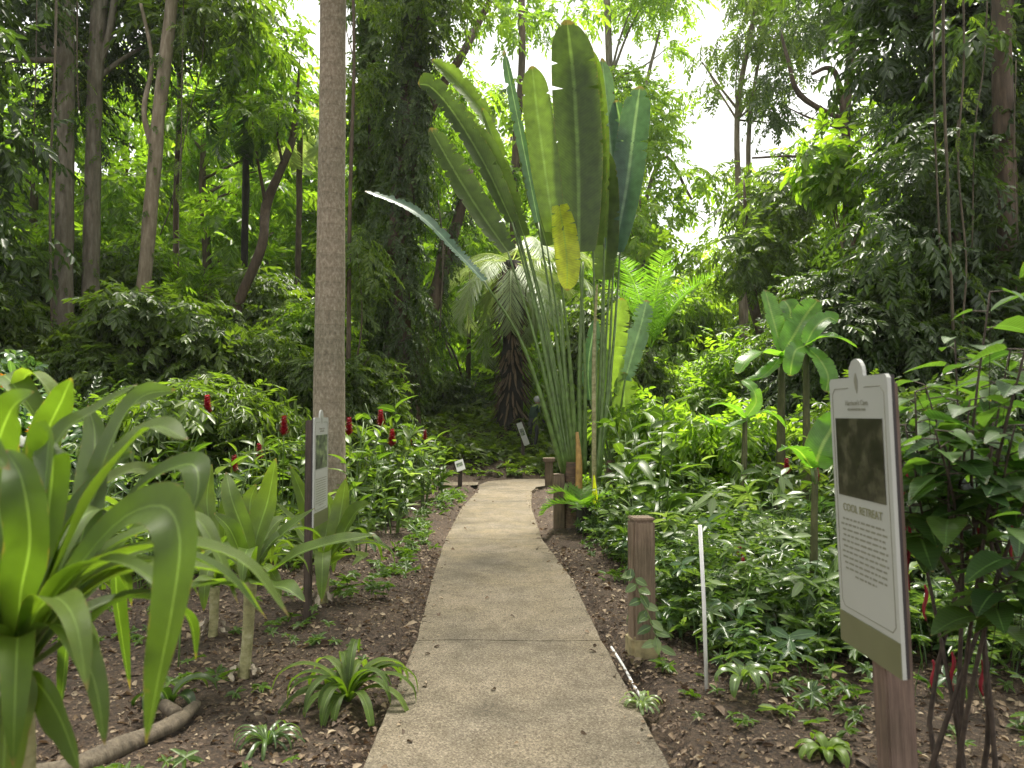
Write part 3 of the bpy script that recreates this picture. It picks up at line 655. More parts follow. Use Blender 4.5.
tree('tree', 'broad dark trunk at the upper right corner', [(1003, -60, 13, 24), (1002, 60, 13, 23), (1006, 200, 13, 25), (1010, 360, 13, 28)], 'brown_bark',
     band(960, 1110, -100, 350, 12, 16, 36, .85, 26), 'med', 'dark_leaf', .55, 62, G_R, tint=.35, ext=3, ivy=260)  # low tint here and below puts shade into the crown colour
tree('tree', 'dark heavy crowned tree between the hooked bough and the right corner', [(925, -60, 16, 9), (930, 60, 16, 9), (935, 200, 16, 10), (930, 380, 16, 13)], 'brown_bark',
     band(868, 985, -110, 130, 14.5, 18.5, 22, .95, 27), 'med', 'dark_leaf', .6, 62, G_R, tint=.3, ext=3)
tree('tree', 'brown lower trunk among dark creepers right of the large sign', [(958, 120, 13, 10), (956, 210, 13, 11), (955, 300, 13, 12), (950, 380, 13, 13)], 'liana',
     band(870, 975, 130, 380, 12, 15, 22, .75, 28), 'fine', 'dark_leaf', .6, 75, G_R, tint=.3)

def shade_tree(label, loc, lean, spots, seed, group):  # unseen tree added outside the view to darken the near ground
    root = thing('tree', label, 'tree', loc, group); mb = MB(); rr = random.Random(seed)
    mb.tube([(0, 0, -.2), (lean * .05, 0, 3), (lean * .2, .3, 6), (lean * .4, .8, 9.5)], [.26, .22, .18, .09], 12, .2, fine=5); lb = LB()
    for k in range(spots[0]):
        c = np.array([rr.uniform(*spots[1]), rr.uniform(*spots[2]), rr.uniform(*spots[3])]) - np.array(loc)
        blob(lb, 'fine', c, rr.uniform(.7, 1.15), 46, .55, tint=.5)
        if k % 4 == 0: limbs(mb, (lean * .2, .3, 6.2), [c], .07)
    mb.build('trunk', M['grey_bark'], root); lb.build('crown', M['dark_leaf'], root)
shade_tree('unseen tree added at the right so its boughs shade the large board', (6.6, 4.4, 0), -3, (38, (.9, 6.5), (2.5, 12), (8.9, 11)), 3, G_R)
shade_tree('unseen tree added at the left so its boughs shade the foreground', (-6.8, 5.0, 0), 3, (17, (-5.5, 1.0), (3.0, 12), (9.2, 11)), 4, G_L)
# far trees closing the view: copies of three crowns
def far_proto(kind, mat, n, r, size, seed, h, label):
    root = thing('far_tree', label, 'tree', (0, 0, 0), G_F); mb = MB()
    mb.tube([(0, 0, -.2), (.2, .1, h * .4), (-.1, 0, h * .7), (.1, 0, h)], [.24, .18, .13, .05], 8, .2, fine=4); lb = LB()
    rr = random.Random(seed); tips = []
    for k in range(n):
        a = rr.uniform(0, 6.3); q = rr.uniform(.1, 1) ** .6 * r; z = rr.uniform(.14, 1.05) * h
        q *= .6 + .6 * math.sin(min(1, z / h) * math.pi * .8)
        c = np.array([math.cos(a) * q, math.sin(a) * q, z]); blob(lb, kind, c, rr.uniform(.7, 1.35), 32, size, tint=rr.uniform(.35, .9)); tips.append(c)
    for c in tips[::4]: limbs(mb, (0, 0, max(.5, c[2] - 1.5)), [c], .07)
    mb.build('trunk', M['brown_bark'], root); lb.build('crown', M[mat], root); return root
protos = [far_proto('med', 'bright_leaf', 36, 3.0, .85, 1, 12, ''), far_proto('fine', 'bright_leaf', 38, 3.2, .95, 2, 12.5, ''), far_proto('med', 'mid_leaf', 34, 2.8, .85, 3, 9, '')]
far_spots = [  # px, Y, proto, scale, label
 (-60, 24, 1, .9, 'far tree at the extreme left edge behind the grey trunks'), (30, 27, 0, .9, 'far yellow green tree seen left of the straight grey trunk'), (118, 29, 1, 1.0, 'far tree glimpsed between the curved grey trunk and the pale leaning one'),
 (200, 27, 0, .95, 'far bright tree right of the pale leaning trunk'), (262, 31, 0, 1.05, 'far bright tree behind the slender dark palm'), (300, 36, 1, 1.0, 'far tree left of the ringed palm trunk, tips against white sky'),
 (352, 33, 1, .95, 'far tree seen just right of the ringed palm trunk'), (400, 31, 0, 1.1, 'far tree behind the ivy wrapped trunk'), (455, 38, 0, 1.0, 'far glowing tree above the silver fronds'),
 (560, 38, 1, 1.15, 'far tree behind the tallest paddle leaves'), (610, 34, 0, .8, 'far light tree behind the right hand paddle leaves'), (655, 37, 2, .9, 'far low tree under the white sky gap, left part'),
 (695, 42, 2, .75, 'far hazy low tree at the foot of the sky gap'), (772, 32, 1, .82, 'far tree whose thin crown breaks the sky behind the twin stemmed tree'), (735, 33, 2, .62, 'far low tree behind the twin stemmed tree'), (785, 35, 2, .85, 'far tree between the twin stemmed tree and the hooked bough'),
 (835, 30, 2, .85, 'far tree behind the lime leaved young tree'), (885, 29, 1, 1.0, 'far tree behind the heavy crowned dark tree'), (950, 26, 1, 1.0, 'far tree behind the brown creepers at the right'),
 (1035, 25, 1, 1.0, 'far tree at the extreme right edge'), (510, 44, 1, 1.3, 'farthest tall tree right above the dark palm'), (160, 38, 1, 1.2, 'farthest tree between the pale trunk and the curved grey one'),
 (232, 42, 0, 1.35, 'farthest tree behind the thin dark upright trunk')]
used = set()
for i, (px, Y, k, s, lab) in enumerate(far_spots):
    p = protos[k]
    if k in used:
        o = p.copy(); C.objects.link(o)
        for ch in p.children:
            c2 = ch.copy(); C.objects.link(c2); c2.parent = o
    else: o = p; used.add(k)
    x = (px - 512) / F_PX * Y; o.location = (x, Y, hg(x, Y)); o.rotation_euler = (0, 0, i * 1.9); o.scale = (s, s, s); o['label'] = lab

# far wood closing off everything else: one mass
lb = LB()
for k in range(330):
    a = R.uniform(-1.15, 1.15); d = R.uniform(50, 62); x = d * math.sin(a); y = d * math.cos(a)
    px = 512 + x / y * F_PX; top = 12 if px < 640 or px > 820 else 6
    if 655 < px < 735: top = 4.0
    z = hg(x, y) + R.uniform(0, top); blob(lb, 'med', np.array([x, y, z]), R.uniform(1.8, 3.2), 42, 2.0, tint=R.uniform(.3, .8))
tag(lb.build('far_wood', M['bright_leaf']), 'distant wall of woodland closing the view', 'woods', kind='stuff')

hz = box('haze', 274, 184, 36, (0, 45, 16.5), None, None, 0); m = bpy.data.materials.new('haze'); m.use_nodes = True; nt = m.node_tree
for n_ in list(nt.nodes):
    if n_.type == 'BSDF_PRINCIPLED': nt.nodes.remove(n_)
pv = nt.nodes.new('ShaderNodeVolumePrincipled'); pv.inputs['Color'].default_value = (.93, .97, .9, 1); pv.inputs['Density'].default_value = .00045; pv.inputs['Anisotropy'].default_value = .35
nt.links.new(pv.outputs[0], nt.nodes['Material Output'].inputs['Volume']); hz.data.materials.append(m); hz['kind'] = 'stuff'; hz['label'] = 'thin pale humid air between the trees'

# ================================================================== palms with feather fronds
def feather_palm(name, label, px, pyc, Y, w, nf, length, leaf, mat, seed, pyb=None, elev=(.9, -.5), droop=1.0, bark='black_bark', flare=1.6, lw=.04, cat='palm tree', nleaf=40, lean=0, hang=.3, shag=0):
    top = P(px, pyc, Y); base = Vector((top.x - lean, Y, hg(top.x, Y))); root = thing(name, label, cat, base)
    mb = MB(); r0 = w * Y / F_PX / 2; t = top - base
    mb.tube([(0, 0, -.1), (t.x * .15, 0, t.z * .1), (t.x * .5, 0, t.z * .45), (t.x, 0, t.z)], [r0 * flare * 1.3, r0 * flare, r0, r0], 14, .35, fine=8); mb.build('trunk', M[bark], root)
    if shag:       # dead leaf bases and fibres clothing the trunk
        lb = LB(); f = R.random(shag); a = R.random(shag) * 6.28; rad_ = r0 * (1.25 - .3 * f)
        O = np.stack([t.x * f + np.cos(a) * rad_, np.sin(a) * rad_, t.z * f], 1); X = np.stack([np.cos(a) * .55, np.sin(a) * .55, -1 + R.normal(0, .2, shag)], 1)
        lb.add(L_FLAT, O, X, np.stack([np.cos(a), np.sin(a), np.full(shag, .6)], 1), .3 + .35 * R.random(shag), .07, rn=R.random(shag) * .35); lb.build('dead_leaf_bases', M['dead_leaf'], root)
    lb = LB(); rr = random.Random(seed)
    for k in range(nf):
        a = k * 2.399 + rr.uniform(-.2, .2); e = elev[0] + (elev[1] - elev[0]) * (k / nf) + rr.uniform(-.1, .1)
        frond(lb, t, a, length * rr.uniform(.8, 1.1), e, leaf, lw, nleaf, droop=droop * rr.uniform(.8, 1.2), hang=hang)
    lb.build('crown', M[mat], root); return root
feather_palm('palm_tree', 'dark shaggy trunked palm with drooping silver grey fronds on the bank', 512, 262, 21.3, 20, 19, 3.1, .8, 'silver_frond', 5, elev=(.55, -.95), droop=.95, flare=1.25, lw=.022, nleaf=64, hang=1.3, shag=420)
feather_palm('palm_tree', 'slender dark palm with drooping fronds right of the pale leaning trunk', 247, 92, 21, 7, 14, 2.4, .7, 'frond', 6, elev=(.6, -1.0), droop=1.2, flare=1.1, lw=.05, bark='black_bark', hang=.6)
feather_palm('palm_tree', 'slim palm with upswept fronds right of the fan palm', 650, 352, 14.5, 8, 9, 2.2, .38, 'light_frond', 8, elev=(1.5, 1.05), droop=.42, flare=1.1, bark='brown_bark', lw=.022, nleaf=44, hang=.2)
feather_palm('palm_tree', 'palm with a few silvery fronds high beside the ringed trunk', 300, 118, 23, 6, 8, 2.2, .6, 'silver_frond', 9, elev=(.4, -.8), droop=1.2, flare=1.0, bark='brown_bark', lw=.05, hang=.6)

# ================================================================== the fan palm (traveller's palm form)
def fan_palm():
    Yb = 10.3; base = P(575, 525, Yb); base.z = hg(base.x, Yb)
    root = thing('fan_palm', 'towering fan shaped palm with paddle leaves and splayed stalks beside the path', 'palm tree', base)
    mb = MB(); b0 = P(573, 526, Yb); t1 = P(572, 490, Yb)
    mb.tube([b0 - base - Vector((0, 0, .12)), P(574, 505, Yb) - base, t1 - base, P(573, 462, Yb) - base], [.17, .13, .12, .1], 18, .12, fine=6); mb.build('trunk', M['ravenala_bark'], root)
    def q(px, py, Y): return P(px, py, Y) - base
    # blade: axis pixels bottom -> top, half width px, depth, facing (up vector), material, petiole pixels from blade foot to trunk
    B = [
     ([(579, 252), (578, 165), (574, 85), (567, 20)], 50, 10.0, (.1, -1, 0), 'paddle_leaf', .02, [(579, 252), (585, 370), (584, 474)]),
     ([(593, 246), (591, 160), (585, 85), (575, 30)], 34, 10.25, (-.2, -1, 0), 'paddle_leaf', .3, [(593, 246), (596, 380), (592, 478)]),
     ([(603, 238), (603, 150), (598, 85), (590, 48)], 16, 10.4, (-.5, -1, 0), 'paddle_leaf', .55, [(604, 236), (603, 380), (597, 480)]),
     ([(554, 232), (545, 170), (537, 110), (532, 66)], 31, 9.8, (.1, -1, 0), 'paddle_leaf', .72, [(554, 232), (568, 340), (577, 470)]),
     ([(538, 222), (526, 160), (515, 105), (504, 50)], 13, 10.6, (-.8, -1, 0), 'paddle_blue', .3, [(538, 222), (555, 330), (572, 470)]),
     ([(518, 212), (505, 175), (494, 140), (482, 108)], 16, 10.9, (.7, -1, .2), 'paddle_leaf', .55, [(518, 212), (548, 330), (570, 472)]),
     ([(512, 222), (485, 165), (455, 115), (432, 88), (418, 84)], 27, 10.5, (.5, -1, .1), 'paddle_leaf', .05, [(512, 222), (540, 330), (568, 474)]),
     ([(508, 252), (482, 215), (455, 172), (430, 128)], 32, 10.1, (.6, -1, .1), 'paddle_leaf', .12, [(508, 252), (538, 350), (567, 476)]),
     ([(492, 130), (476, 104), (452, 76), (432, 60)], 22, 11.1, (.5, -1, .2), 'paddle_leaf', .6, [(492, 130), (530, 280), (570, 470)]),
     ([(524, 236), (508, 190), (490, 150), (470, 122)], 20, 10.7, (.6, -1, .1), 'paddle_leaf', .15, [(524, 236), (548, 340), (570, 474)]),
     ([(500, 176), (488, 150), (474, 128), (455, 108)], 20, 11.0, (.4, -1, .1), 'paddle_leaf', .4, [(500, 176), (538, 310), (570, 474)]),
     ([(622, 226), (624, 180), (622, 135), (616, 100)], 24, 11.1, (-.4, -1, 0), 'paddle_blue', .15, [(622, 226), (612, 360), (598, 480)]),
     ([(547, 246), (536, 205), (527, 165), (522, 130)], 20, 10.9, (.5, -1, 0), 'paddle_leaf', .2, [(547, 246), (562, 350), (574, 472)]),
     ([(484, 281), (455, 250), (415, 212), (365, 191)], 17, 9.7, (.5, -.75, .7), 'silver_paddle', .7, [(484, 281), (525, 350), (564, 474)]),
     ([(614, 252), (626, 190), (634, 130), (640, 86)], 33, 10.8, (-.25, -1, .0), 'paddle_blue', .4, [(614, 252), (608, 380), (598, 482)]),
     ([(612, 242), (612, 170), (607, 110), (602, 58)], 22, 11.0, (.5, -1, 0), 'paddle_blue', .75, [(612, 242), (604, 370), (597, 480)]),
     ([(603, 280), (606, 245), (607, 200), (606, 150)], 26, 10.7, (-.2, -1, 0), 'paddle_leaf', .2, [(603, 280), (600, 380), (596, 480)]),
     ([(559, 205), (564, 235), (567, 262), (567, 291)], 27, 9.7, (.2, -1, 0), 'paddle_yellow', .75, [(559, 205), (560, 225), (562, 240)]),
    ]
    M['silver_paddle'] = M['paddle_blue']; 
    M['paddle_yellow'] = leaf_mat('paddle_yellow', [(.2, .28, .02), (.34, .4, .02), (.5, .5, .03)], trans=.5, rough=.4, veins=220, vein_dir='v', mid=.06, midcol=(.3, .4, .06))
    for ax, hw, Y, up, mat, rn, pet in B:
        lb = LB(); w = hw * Y / F_PX
        n = len(ax); pts = [q(x, y, Y + .12 * math.sin(i)) for i, (x, y) in enumerate(ax)]
        torn_ribbon(lb, pts, w, up, rn, seed=int(ax[0][0] * 7 + ax[0][1]), tear=.5 if mat == 'silver_paddle' else (.2 if ax[0][0] < 530 else .07))
        lb.build('paddle_leaf', M[mat], root)
        lb = LB(); pp = [q(x, y, Y * (1 - i / 2) + Yb * (i / 2)) for i, (x, y) in enumerate(pet)]
        mb = MB(); mb.tube(pp, [.013, .02, .042], 8, 0, fine=6); mb.build('stalk', M['green_stem'], root)
    # young stalks without a visible blade and the dry sheath
    for (x0, y0, x1, y1, r_) in [(561, 300, 575, 468, .024), (583, 262, 580, 470, .026)]:
        mb = MB(); mb.tube([q(x0, y0, 10.3), q((x0 + x1) / 2 - 2, (y0 + y1) / 2, 10.2), q(x1, y1, Yb)], [.018, r_, .05], 8, 0, fine=5); mb.build('stalk', M['green_stem'], root)
    mb = MB(); mb.tube([q(579, 500, 10.1), q(579, 460, 10.1), q(577, 432, 10.15)], [.05, .045, .02], 8, .2, fine=4); mb.build('dry_sheath', M['dry_sheath'], root)
def torn_ribbon(lb, pts, w, up, rn, seed=1, tear=.2, seg=96, fold=.14):
    "paddle blade with the split edge of a big tropical leaf"
    rr = random.Random(seed); prof = []
    for k in range(seg + 1):
        t = k / seg; s = (max(0, math.sin(math.pi * min(1, t * .93 + .045))) ** .26)
        if rr.random() < tear: s *= rr.uniform(.45, .9)
        prof.append((t, w * s * (1 if t < .84 else max(.02, 1 - ((t - .84) / .16) ** 2) ** .5)))
    lb.ribbon(pts, prof, across=6, fold=fold, up=up, rn=rn, seg=seg, wave=.03)
M['dry_sheath'] = plain('dry_sheath', (.34, .2, .06), .7, .35, 14)
fan_palm()

def fan_palm_young():
    Yb = 11.2; base = P(612, 505, Yb); base.z = hg(base.x, Yb)
    root = thing('fan_palm', 'shorter young fan palm with bluish paddle leaves right behind the towering one', 'palm tree', base)
    def q(px, py, Y): return P(px, py, Y) - base
    mb = MB(); mb.tube([q(612, 530, Yb) , q(611, 490, Yb), q(611, 460, Yb)], [.12, .1, .07], 12, .15, fine=4); mb.build('trunk', M['ravenala_bark'], root)
    for ax, hw, up, mat, pet in [
        ([(611, 392), (612, 360), (616, 330), (622, 298)], 26, (-.2, -1, 0), 'paddle_leaf', [(611, 392), (611, 430), (611, 465)]),
        ([(625, 380), (633, 352), (641, 325), (647, 300)], 22, (-.3, -1, 0), 'paddle_blue', [(625, 380), (617, 430), (611, 465)]),
        ([(606, 440), (603, 410), (602, 380), (604, 345)], 20, (.3, -1, 0), 'paddle_leaf', [(606, 440), (609, 455), (611, 468)]),
        ([(618, 450), (622, 425), (624, 400), (624, 372)], 26, (.1, -1, 0), 'paddle_leaf', [(618, 450), (613, 460), (611, 468)]),
        ([(590, 400), (588, 375), (590, 350), (596, 318)], 18, (.5, -1, 0), 'paddle_blue', [(590, 400), (601, 440), (609, 468)])]:
        lb = LB(); torn_ribbon(lb, [q(x, y, Yb) for x, y in ax], hw * Yb / F_PX, up, R.random(), seed=int(ax[0][0])); lb.build('paddle_leaf', M[mat], root)
        mb = MB(); mb.tube([q(x, y, Yb) for x, y in pet], [.014, .02, .03], 6, fine=4); mb.build('stalk', M['green_stem'], root)
fan_palm_young()
# pale bare cane in front of the young palm
mb = MB(); b = P(594, 480, 9.9); b.z = hg(b.x, b.y); t = thing('cane', 'thin pale bare cane rising straight beside the fan palm stalks', 'cane', b)
mb.tube([(0, 0, -.05), P(594, 430, 9.9) - b, P(594, 350, 9.9) - b, P(597, 285, 9.9) - b], [.035, .03, .026, .014], 8, .05, fine=5); mb.build('stem', M['cane'], t)
# small bright palm at its foot
b = P(584, 512, 9.7); b.z = hg(b.x, b.y)
t = thing('palm_seedling', 'small yellow green feather palm at the foot of the fan palm', 'small palm', b); lb = LB()
for az, L, e in [(3.0, .6, .5), (2.6, .55, 1.0), (.3, .5, .9), (1.6, .5, 1.1), (4.4, .5, .8), (5.5, .45, .5)]: frond(lb, (0, 0, .32), az, L, e, .2, .022, 26, droop=.9, hang=.1, rn=.85, rach=.006)
lb.build('fronds', M['light_frond'], t)
mb = MB(); mb.tube([(0, 0, -.1), (.02, 0, .35)], [.12, .1], 12, .3, fine=4); mb.build('stem', M['black_bark'], t)
lb = LB(); lb.ribbon([(.12, -.1, .25), (.13, -.1, .5), (.12, -.1, .78)], [(0, .04), (.5, .075), (1, .02)], up=(0, -1, 0), rn=.9); lb.build('yellow_leaf', M['paddle_yellow'], t)

# ================================================================== shrubs and thickets (copies of a few kinds)
def bush_proto(kind, mat, size, n, per, seed, w=1.0, h=1.0, tint=None, rb=.3):
    root = thing('shrub', '', 'shrub'); lb = LB(); rr = random.Random(seed); mb = MB()
    for k in range(n):
        a = rr.uniform(0, 6.28); z = rr.uniform(.1, .97) * h; q = w * rr.uniform(.15, .85) * max(.15, math.sin(min(1, z / h + .22) * 2.6)) ** .5
        c = np.array([math.cos(a) * q, math.sin(a) * q, z]); blob(lb, kind, c, rb * rr.uniform(.7, 1.35), per, size, tint=tint)
        if k % 3 == 0: mb.tube([(0.05 * math.cos(a), .05 * math.sin(a), -.15), (c[0] * .4, c[1] * .4, z * .6), c], [.024, .016, .006], 5, fine=2)
    mb.build('stem', M['woody_stem'], root); lb.build('foliage', M[mat], root); return root
BP = {}
for k_, (sp_, mt_, s1_, s2_, ti_) in {'broad': ('broad', 'blue_leaf', .24, .31, None), 'bright': ('med', 'bright_leaf', .26, .36, .5), 'mid': ('med', 'mid_leaf', .26, .36, None), 'dark': ('fine', 'dark_leaf', .3, .42, .55), 'long': ('long', 'mid_leaf', .3, .4, .6)}.items():
    BP[k_, 0] = bush_proto(sp_, mt_, s1_, 16, 34, len(BP) + 1, .85, 1.2, ti_, .27)
    BP[k_, 1] = bush_proto(sp_, mt_, s2_, 40, 72 if k_ == 'broad' else 56, len(BP) + 1, 1.35, 3.6, ti_, .5)
LOOK = {'broad': 'broad leafed bluish shrub', 'bright': 'yellow green shrub', 'mid': 'mid green shrub', 'dark': 'dark small leafed shrub', 'long': 'narrow leafed shrub'}
usedb = set(); counts = {}
def put_bush(kind, px, Y, py_top, wide, where, group):
    x = (px - 512) / F_PX * Y; z0 = hg(x, Y); h = max(.45, P(px, py_top, Y).z - z0); v = 1 if h > 2.1 else 0
    p = BP[kind, v]; hp = (1.25, 3.75)[v]
    if (kind, v) in usedb:
        o = p.copy(); C.objects.link(o)
        for ch in p.children: c2 = ch.copy(); C.objects.link(c2); c2.parent = o
    else: o = p; usedb.add((kind, v))
    sz = h / hp; sw = min(1.25, max(.8, sz)) * rnd.uniform(.85, 1.15)
    o.location = (x, Y, z0); o.rotation_euler = (0, 0, rnd.uniform(0, 6.28)); o.scale = (sw, sw, min(sz, 1.5)); counts.setdefault((kind, where), []).append((px, o)); o['group'] = group
GL, GR = 'shrubs of the thicket on the left', 'shrubs of the thicket on the right'
def row(kinds, px0, px1, step, Y0, Y1, py0, py1, wide, where, group, seed):
    rr = random.Random(seed); px = px0
    while px <= px1:
        put_bush(rr.choice(kinds), px + rr.uniform(-.3, .3) * step, rr.uniform(Y0, Y1), rr.uniform(py0, py1), wide, where, group); px += step
row(['broad', 'broad', 'mid', 'dark'], -40, 175, 44, 9.6, 11.5, 352, 400, .85, 'front row left of the signs', GL, 1)
row(['broad', 'mid', 'long', 'dark'], 195, 310, 34, 10.5, 12.0, 375, 415, .8, 'front row beside the left board', GL, 2)
row(['broad', 'mid', 'bright', 'mid', 'dark'], -60, 240, 44, 13, 14.4, 285, 350, 1.5, 'second row at the grey trunks', GL, 3)
row(['mid', 'bright', 'bright'], 205, 350, 36, 14, 15.5, 315, 355, 1.15, 'second row below the leaning trunk', GL, 4)
row(['mid', 'bright', 'bright'], -80, 340, 44, 17, 19.5, 215, 305, 1.8, 'third row in the wood', GL, 5)
row(['mid', 'bright', 'dark'], 350, 480, 30, 22.3, 23.6, 350, 390, 1.1, 'row behind the bank', GL, 6)
row(['bright', 'mid'], 500, 570, 24, 25, 28, 345, 385, 1.1, 'strip beyond the dark palm', GL, 7)
row(['bright', 'long', 'mid'], 655, 790, 32, 10.6, 12.5, 395, 430, .85, 'middle row beside the bananas', GR, 8)
row(['bright', 'mid', 'bright'], 640, 780, 30, 14, 16.5, 335, 375, 1.1, 'back row under the reddish trunk', GR, 9)
row(['bright', 'bright', 'mid'], 620, 880, 34, 18, 21, 280, 345, 1.3, 'last row beneath the sky gap', GR, 10)
row(['mid', 'dark', 'long'], 805, 900, 32, 9.2, 11, 385, 430, .9, 'middle row behind the large board', GR, 11)
row(['dark', 'dark', 'mid'], 830, 1080, 40, 12.5, 14, 250, 310, 1.4, 'tall row right of the bananas', GR, 12)
row(['dark', 'mid', 'dark'], 890, 1080, 44, 8, 9.6, 345, 400, 1.0, 'row behind the tasselled shrub', GR, 13)
row(['dark', 'broad', 'mid'], 905, 1100, 44, 5.4, 6.4, 455, 500, .7, 'low row behind the tasselled shrub', GR, 14)
ORD = ['leftmost', 'second', 'third', 'fourth', 'fifth', 'sixth', 'seventh', 'eighth', 'ninth', 'tenth']
for (kind, where), lst in counts.items():
    lst.sort(key=lambda q: q[0])
    for k, (px, o) in enumerate(lst):
        od = '' if len(lst) == 1 else (ORD[k] + (' in ' if k == 0 else ' from left in ')); o['label'] = LOOK[kind] + ', ' + (od or 'only one in ') + 'the ' + where
for k in list(BP):
    if k not in usedb:
        for ch in list(BP[k].children): bpy.data.objects.remove(ch)
        bpy.data.objects.remove(BP[k])

# ground cover ----------------------------------------------------------
def cover(name, label, mat, kind, pts, size, hgt0, tint=None, stems=False):
    "low leafy ground cover: pts (n,2); sprays stand at a height above the soil"
    pts = np.asarray(pts); n = len(pts); lb = LB(); z = hgt(pts[:, 0], pts[:, 1])
    hh = hgt0 * (.2 + .95 * R.random(n) ** 1.2) * (.75 + .5 * np.sin(pts[:, 0] * 2.3 + 1) * np.sin(pts[:, 1] * 1.9))
    O = np.stack([pts[:, 0], pts[:, 1], z + np.maximum(hh, .04)], 1); a = R.random(n) * 6.28
    X = np.stack([np.cos(a), np.sin(a), .1 + R.normal(0, .3, n)], 1); N = np.array([0, 0, 1.]) + R.normal(0, .3, (n, 3))
    add_sprays(lb, kind, O, X, N, size * (.6 + .8 * R.random(n)), tint)
    if stems:
        m = R.random(n) < .5; lb.add(L_FLAT, np.stack([pts[m, 0], pts[m, 1], z[m] - .02], 1), np.array([0, 0, 1.]) + R.normal(0, .15, (m.sum(), 3)), R.normal(0, 1, (m.sum(), 3)), np.maximum(hh[m], .05), .012, rn=R.random(m.sum()) * .3)
    return tag(lb.build(name, M[mat], None), label, 'ground cover', kind='stuff')
def scatter(n, f, x0, x1, y0, y1):
    x = R.uniform(x0, x1, n * 3); y = R.uniform(y0, y1, n * 3); m = np.array([R.random() < f(a, b) for a, b in zip(x, y)]); return np.stack([x[m], y[m]], 1)[:n]
def erx(y): return np.interp(y, [a for a, b in ER], [b for a, b in ER])
def elx(y): return np.interp(y, [a for a, b in EL], [b for a, b in EL])
def clump(x, y, s=1.1, t=.0): return sstep(-.25 + t, .3 + t, mnoise.noise(Vector((x * s, y * s, 4))))
def f_right(x, y):
    e = x - erx(y) - (.42 if y > 5.2 else .3 + .1 * (5.2 - y))
    if e < 0: return 0
    nearfade = sstep(3.6, 4.6, y + .25 * (x - 1.5) * 0)
    return float(sstep(0, .3, e) * (.25 + .75 * clump(x, y)) * nearfade)
cover('ground_cover', 'dense low glossy herbs filling the bed right of the path', 'herb_leaf', 'whorl', scatter(9500, f_right, .8, 6.5, 3.4, 12.5), .085, .46, stems=True)
cover('ground_cover', 'larger bright leaves rising among the herbs right of the path', 'fresh_leaf', 'whorlbig', scatter(1100, f_right, 1.0, 7, 4.4, 13.5), .12, .7, tint=.55, stems=True)
cover('ground_cover', 'pale sheened tall stems rising loosely over the right bed', 'herb_leaf', 'whorlbig', scatter(420, f_right, 1.2, 7, 4.8, 12), .15, 1.0, tint=.85, stems=True)
cover('ground_cover', 'broad bluish leaves among the herbs right of the path', 'blue_leaf', 'whorlbig', scatter(600, f_right, 1.1, 7, 4.0, 13), .12, .55, stems=True)
def f_left_edge(x, y):
    e = elx(y) - x; return float(np.exp(-((e - .42 - .12 * math.sin(y * 1.3)) / .16) ** 2) * (.3 + .7 * clump(x, y, 2.0)) * sstep(5.4, 7, y))
cover('ground_cover', 'strip of small bright weeds along the left path edge', 'fresh_leaf', 'whorl', scatter(900, f_left_edge, -2.2, -.8, 5, 15), .075, .16, tint=.5)
def f_left(x, y):
    e = elx(y) - x - .75 - .35 * math.exp(-((y - 7) / 2) ** 2)
    return float(sstep(0, .4, e) * (.3 + .7 * clump(x, y, 1.2)) * sstep(6.6, 8.2, y + .12 * (-x)))
cover('ground_cover', 'leafy mixed herbs covering the bed left of the path', 'mid_leaf', 'whorlbig', scatter(3400, f_left, -7.5, -1.4, 6, 15.5), .13, .48, tint=.6, stems=True)
cover('ground_cover', 'pale variegated small leaves in the bed left of the path', 'herb_leaf', 'whorl', scatter(2200, f_left, -7, -1.3, 6.2, 15), .12, .42, tint=.75, stems=True)
cover('ground_cover', 'low glossy creeping plants over the bank beyond the bend', 'mid_leaf', 'whorlbig', scatter(5200, lambda x, y: float(sstep(18.3, 19.6, y + .3 * math.sin(x * 2)) * (.45 + .55 * clump(x, y, .9))) , -9, 3.5, 18.2, 25.5), .19, .34, tint=.8)
cover('ground_cover', 'scattered small tufts on the bare soil of the bank', 'mid_leaf', 'whorl', scatter(420, lambda x, y: float(clump(x, y, 1.6)), -5, 1.2, 17.9, 20), .12, .12, tint=.6)
def f_any(x, y):
    if elx(y) - .25 < x < erx(y) + .25 and y < 17.5: return 0
    if y > 15.5 and y < 18.3 and x > -4: return 0
    return float(clump(x, y, 1.5, .12) * .6)
cover('ground_cover', 'sparse seedlings sprouting from the mulch beside the path', 'fresh_leaf', 'whorl', scatter(900, f_any, -3.4, 3.2, 3.0, 9), .06, .12, tint=.6)
cover('ground_cover', 'low forest floor plants under the wood', 'mid_leaf', 'whorlbig', scatter(5200, lambda x, y: float(abs(x) > 3.5 + 0 * y) * .9 if y > 12 else float(abs(x) > 5) * .7, -20, 20, 8, 28), .24, .55, tint=.45)

# leaf litter -----------------------------------------------------------
lb = LB(); n = 46000; x = np.concatenate([R.uniform(-3.6, 3.6, n), R.uniform(-6, 6, n // 2)]); y = np.concatenate([2.2 + 6.5 * R.random(n) ** 1.3, R.uniform(8, 20, n // 2)])
m = ~((x > np.interp(y, *zip(*EL)) - .0) & (x < np.interp(y, *zip(*ER)) + .0) & (y < 17.5)) & ~((y > 15.6) & (y < 18) & (x > -.9)); x, y = x[m], y[m]; n = len(x)
k_ = 150; xp = np.concatenate([R.uniform(-.8, .75, k_ // 3), np.interp(np.linspace(3, 15, k_), *zip(*EL)) + np.abs(R.normal(0, .07, k_)), np.interp(np.linspace(3, 15, k_), *zip(*ER)) - np.abs(R.normal(0, .07, k_))]); yp = np.concatenate([R.uniform(3, 15, k_ // 3), np.linspace(3, 15, k_), np.linspace(3, 15, k_)]); x, y = np.concatenate([x, xp]), np.concatenate([y, yp]); n = len(x); onp = np.arange(n) >= n - len(xp)
L_CURL = leaf_t([0, .35, .7, 1], [.1, 1, .8, .05], fold=.5, droop=.3)
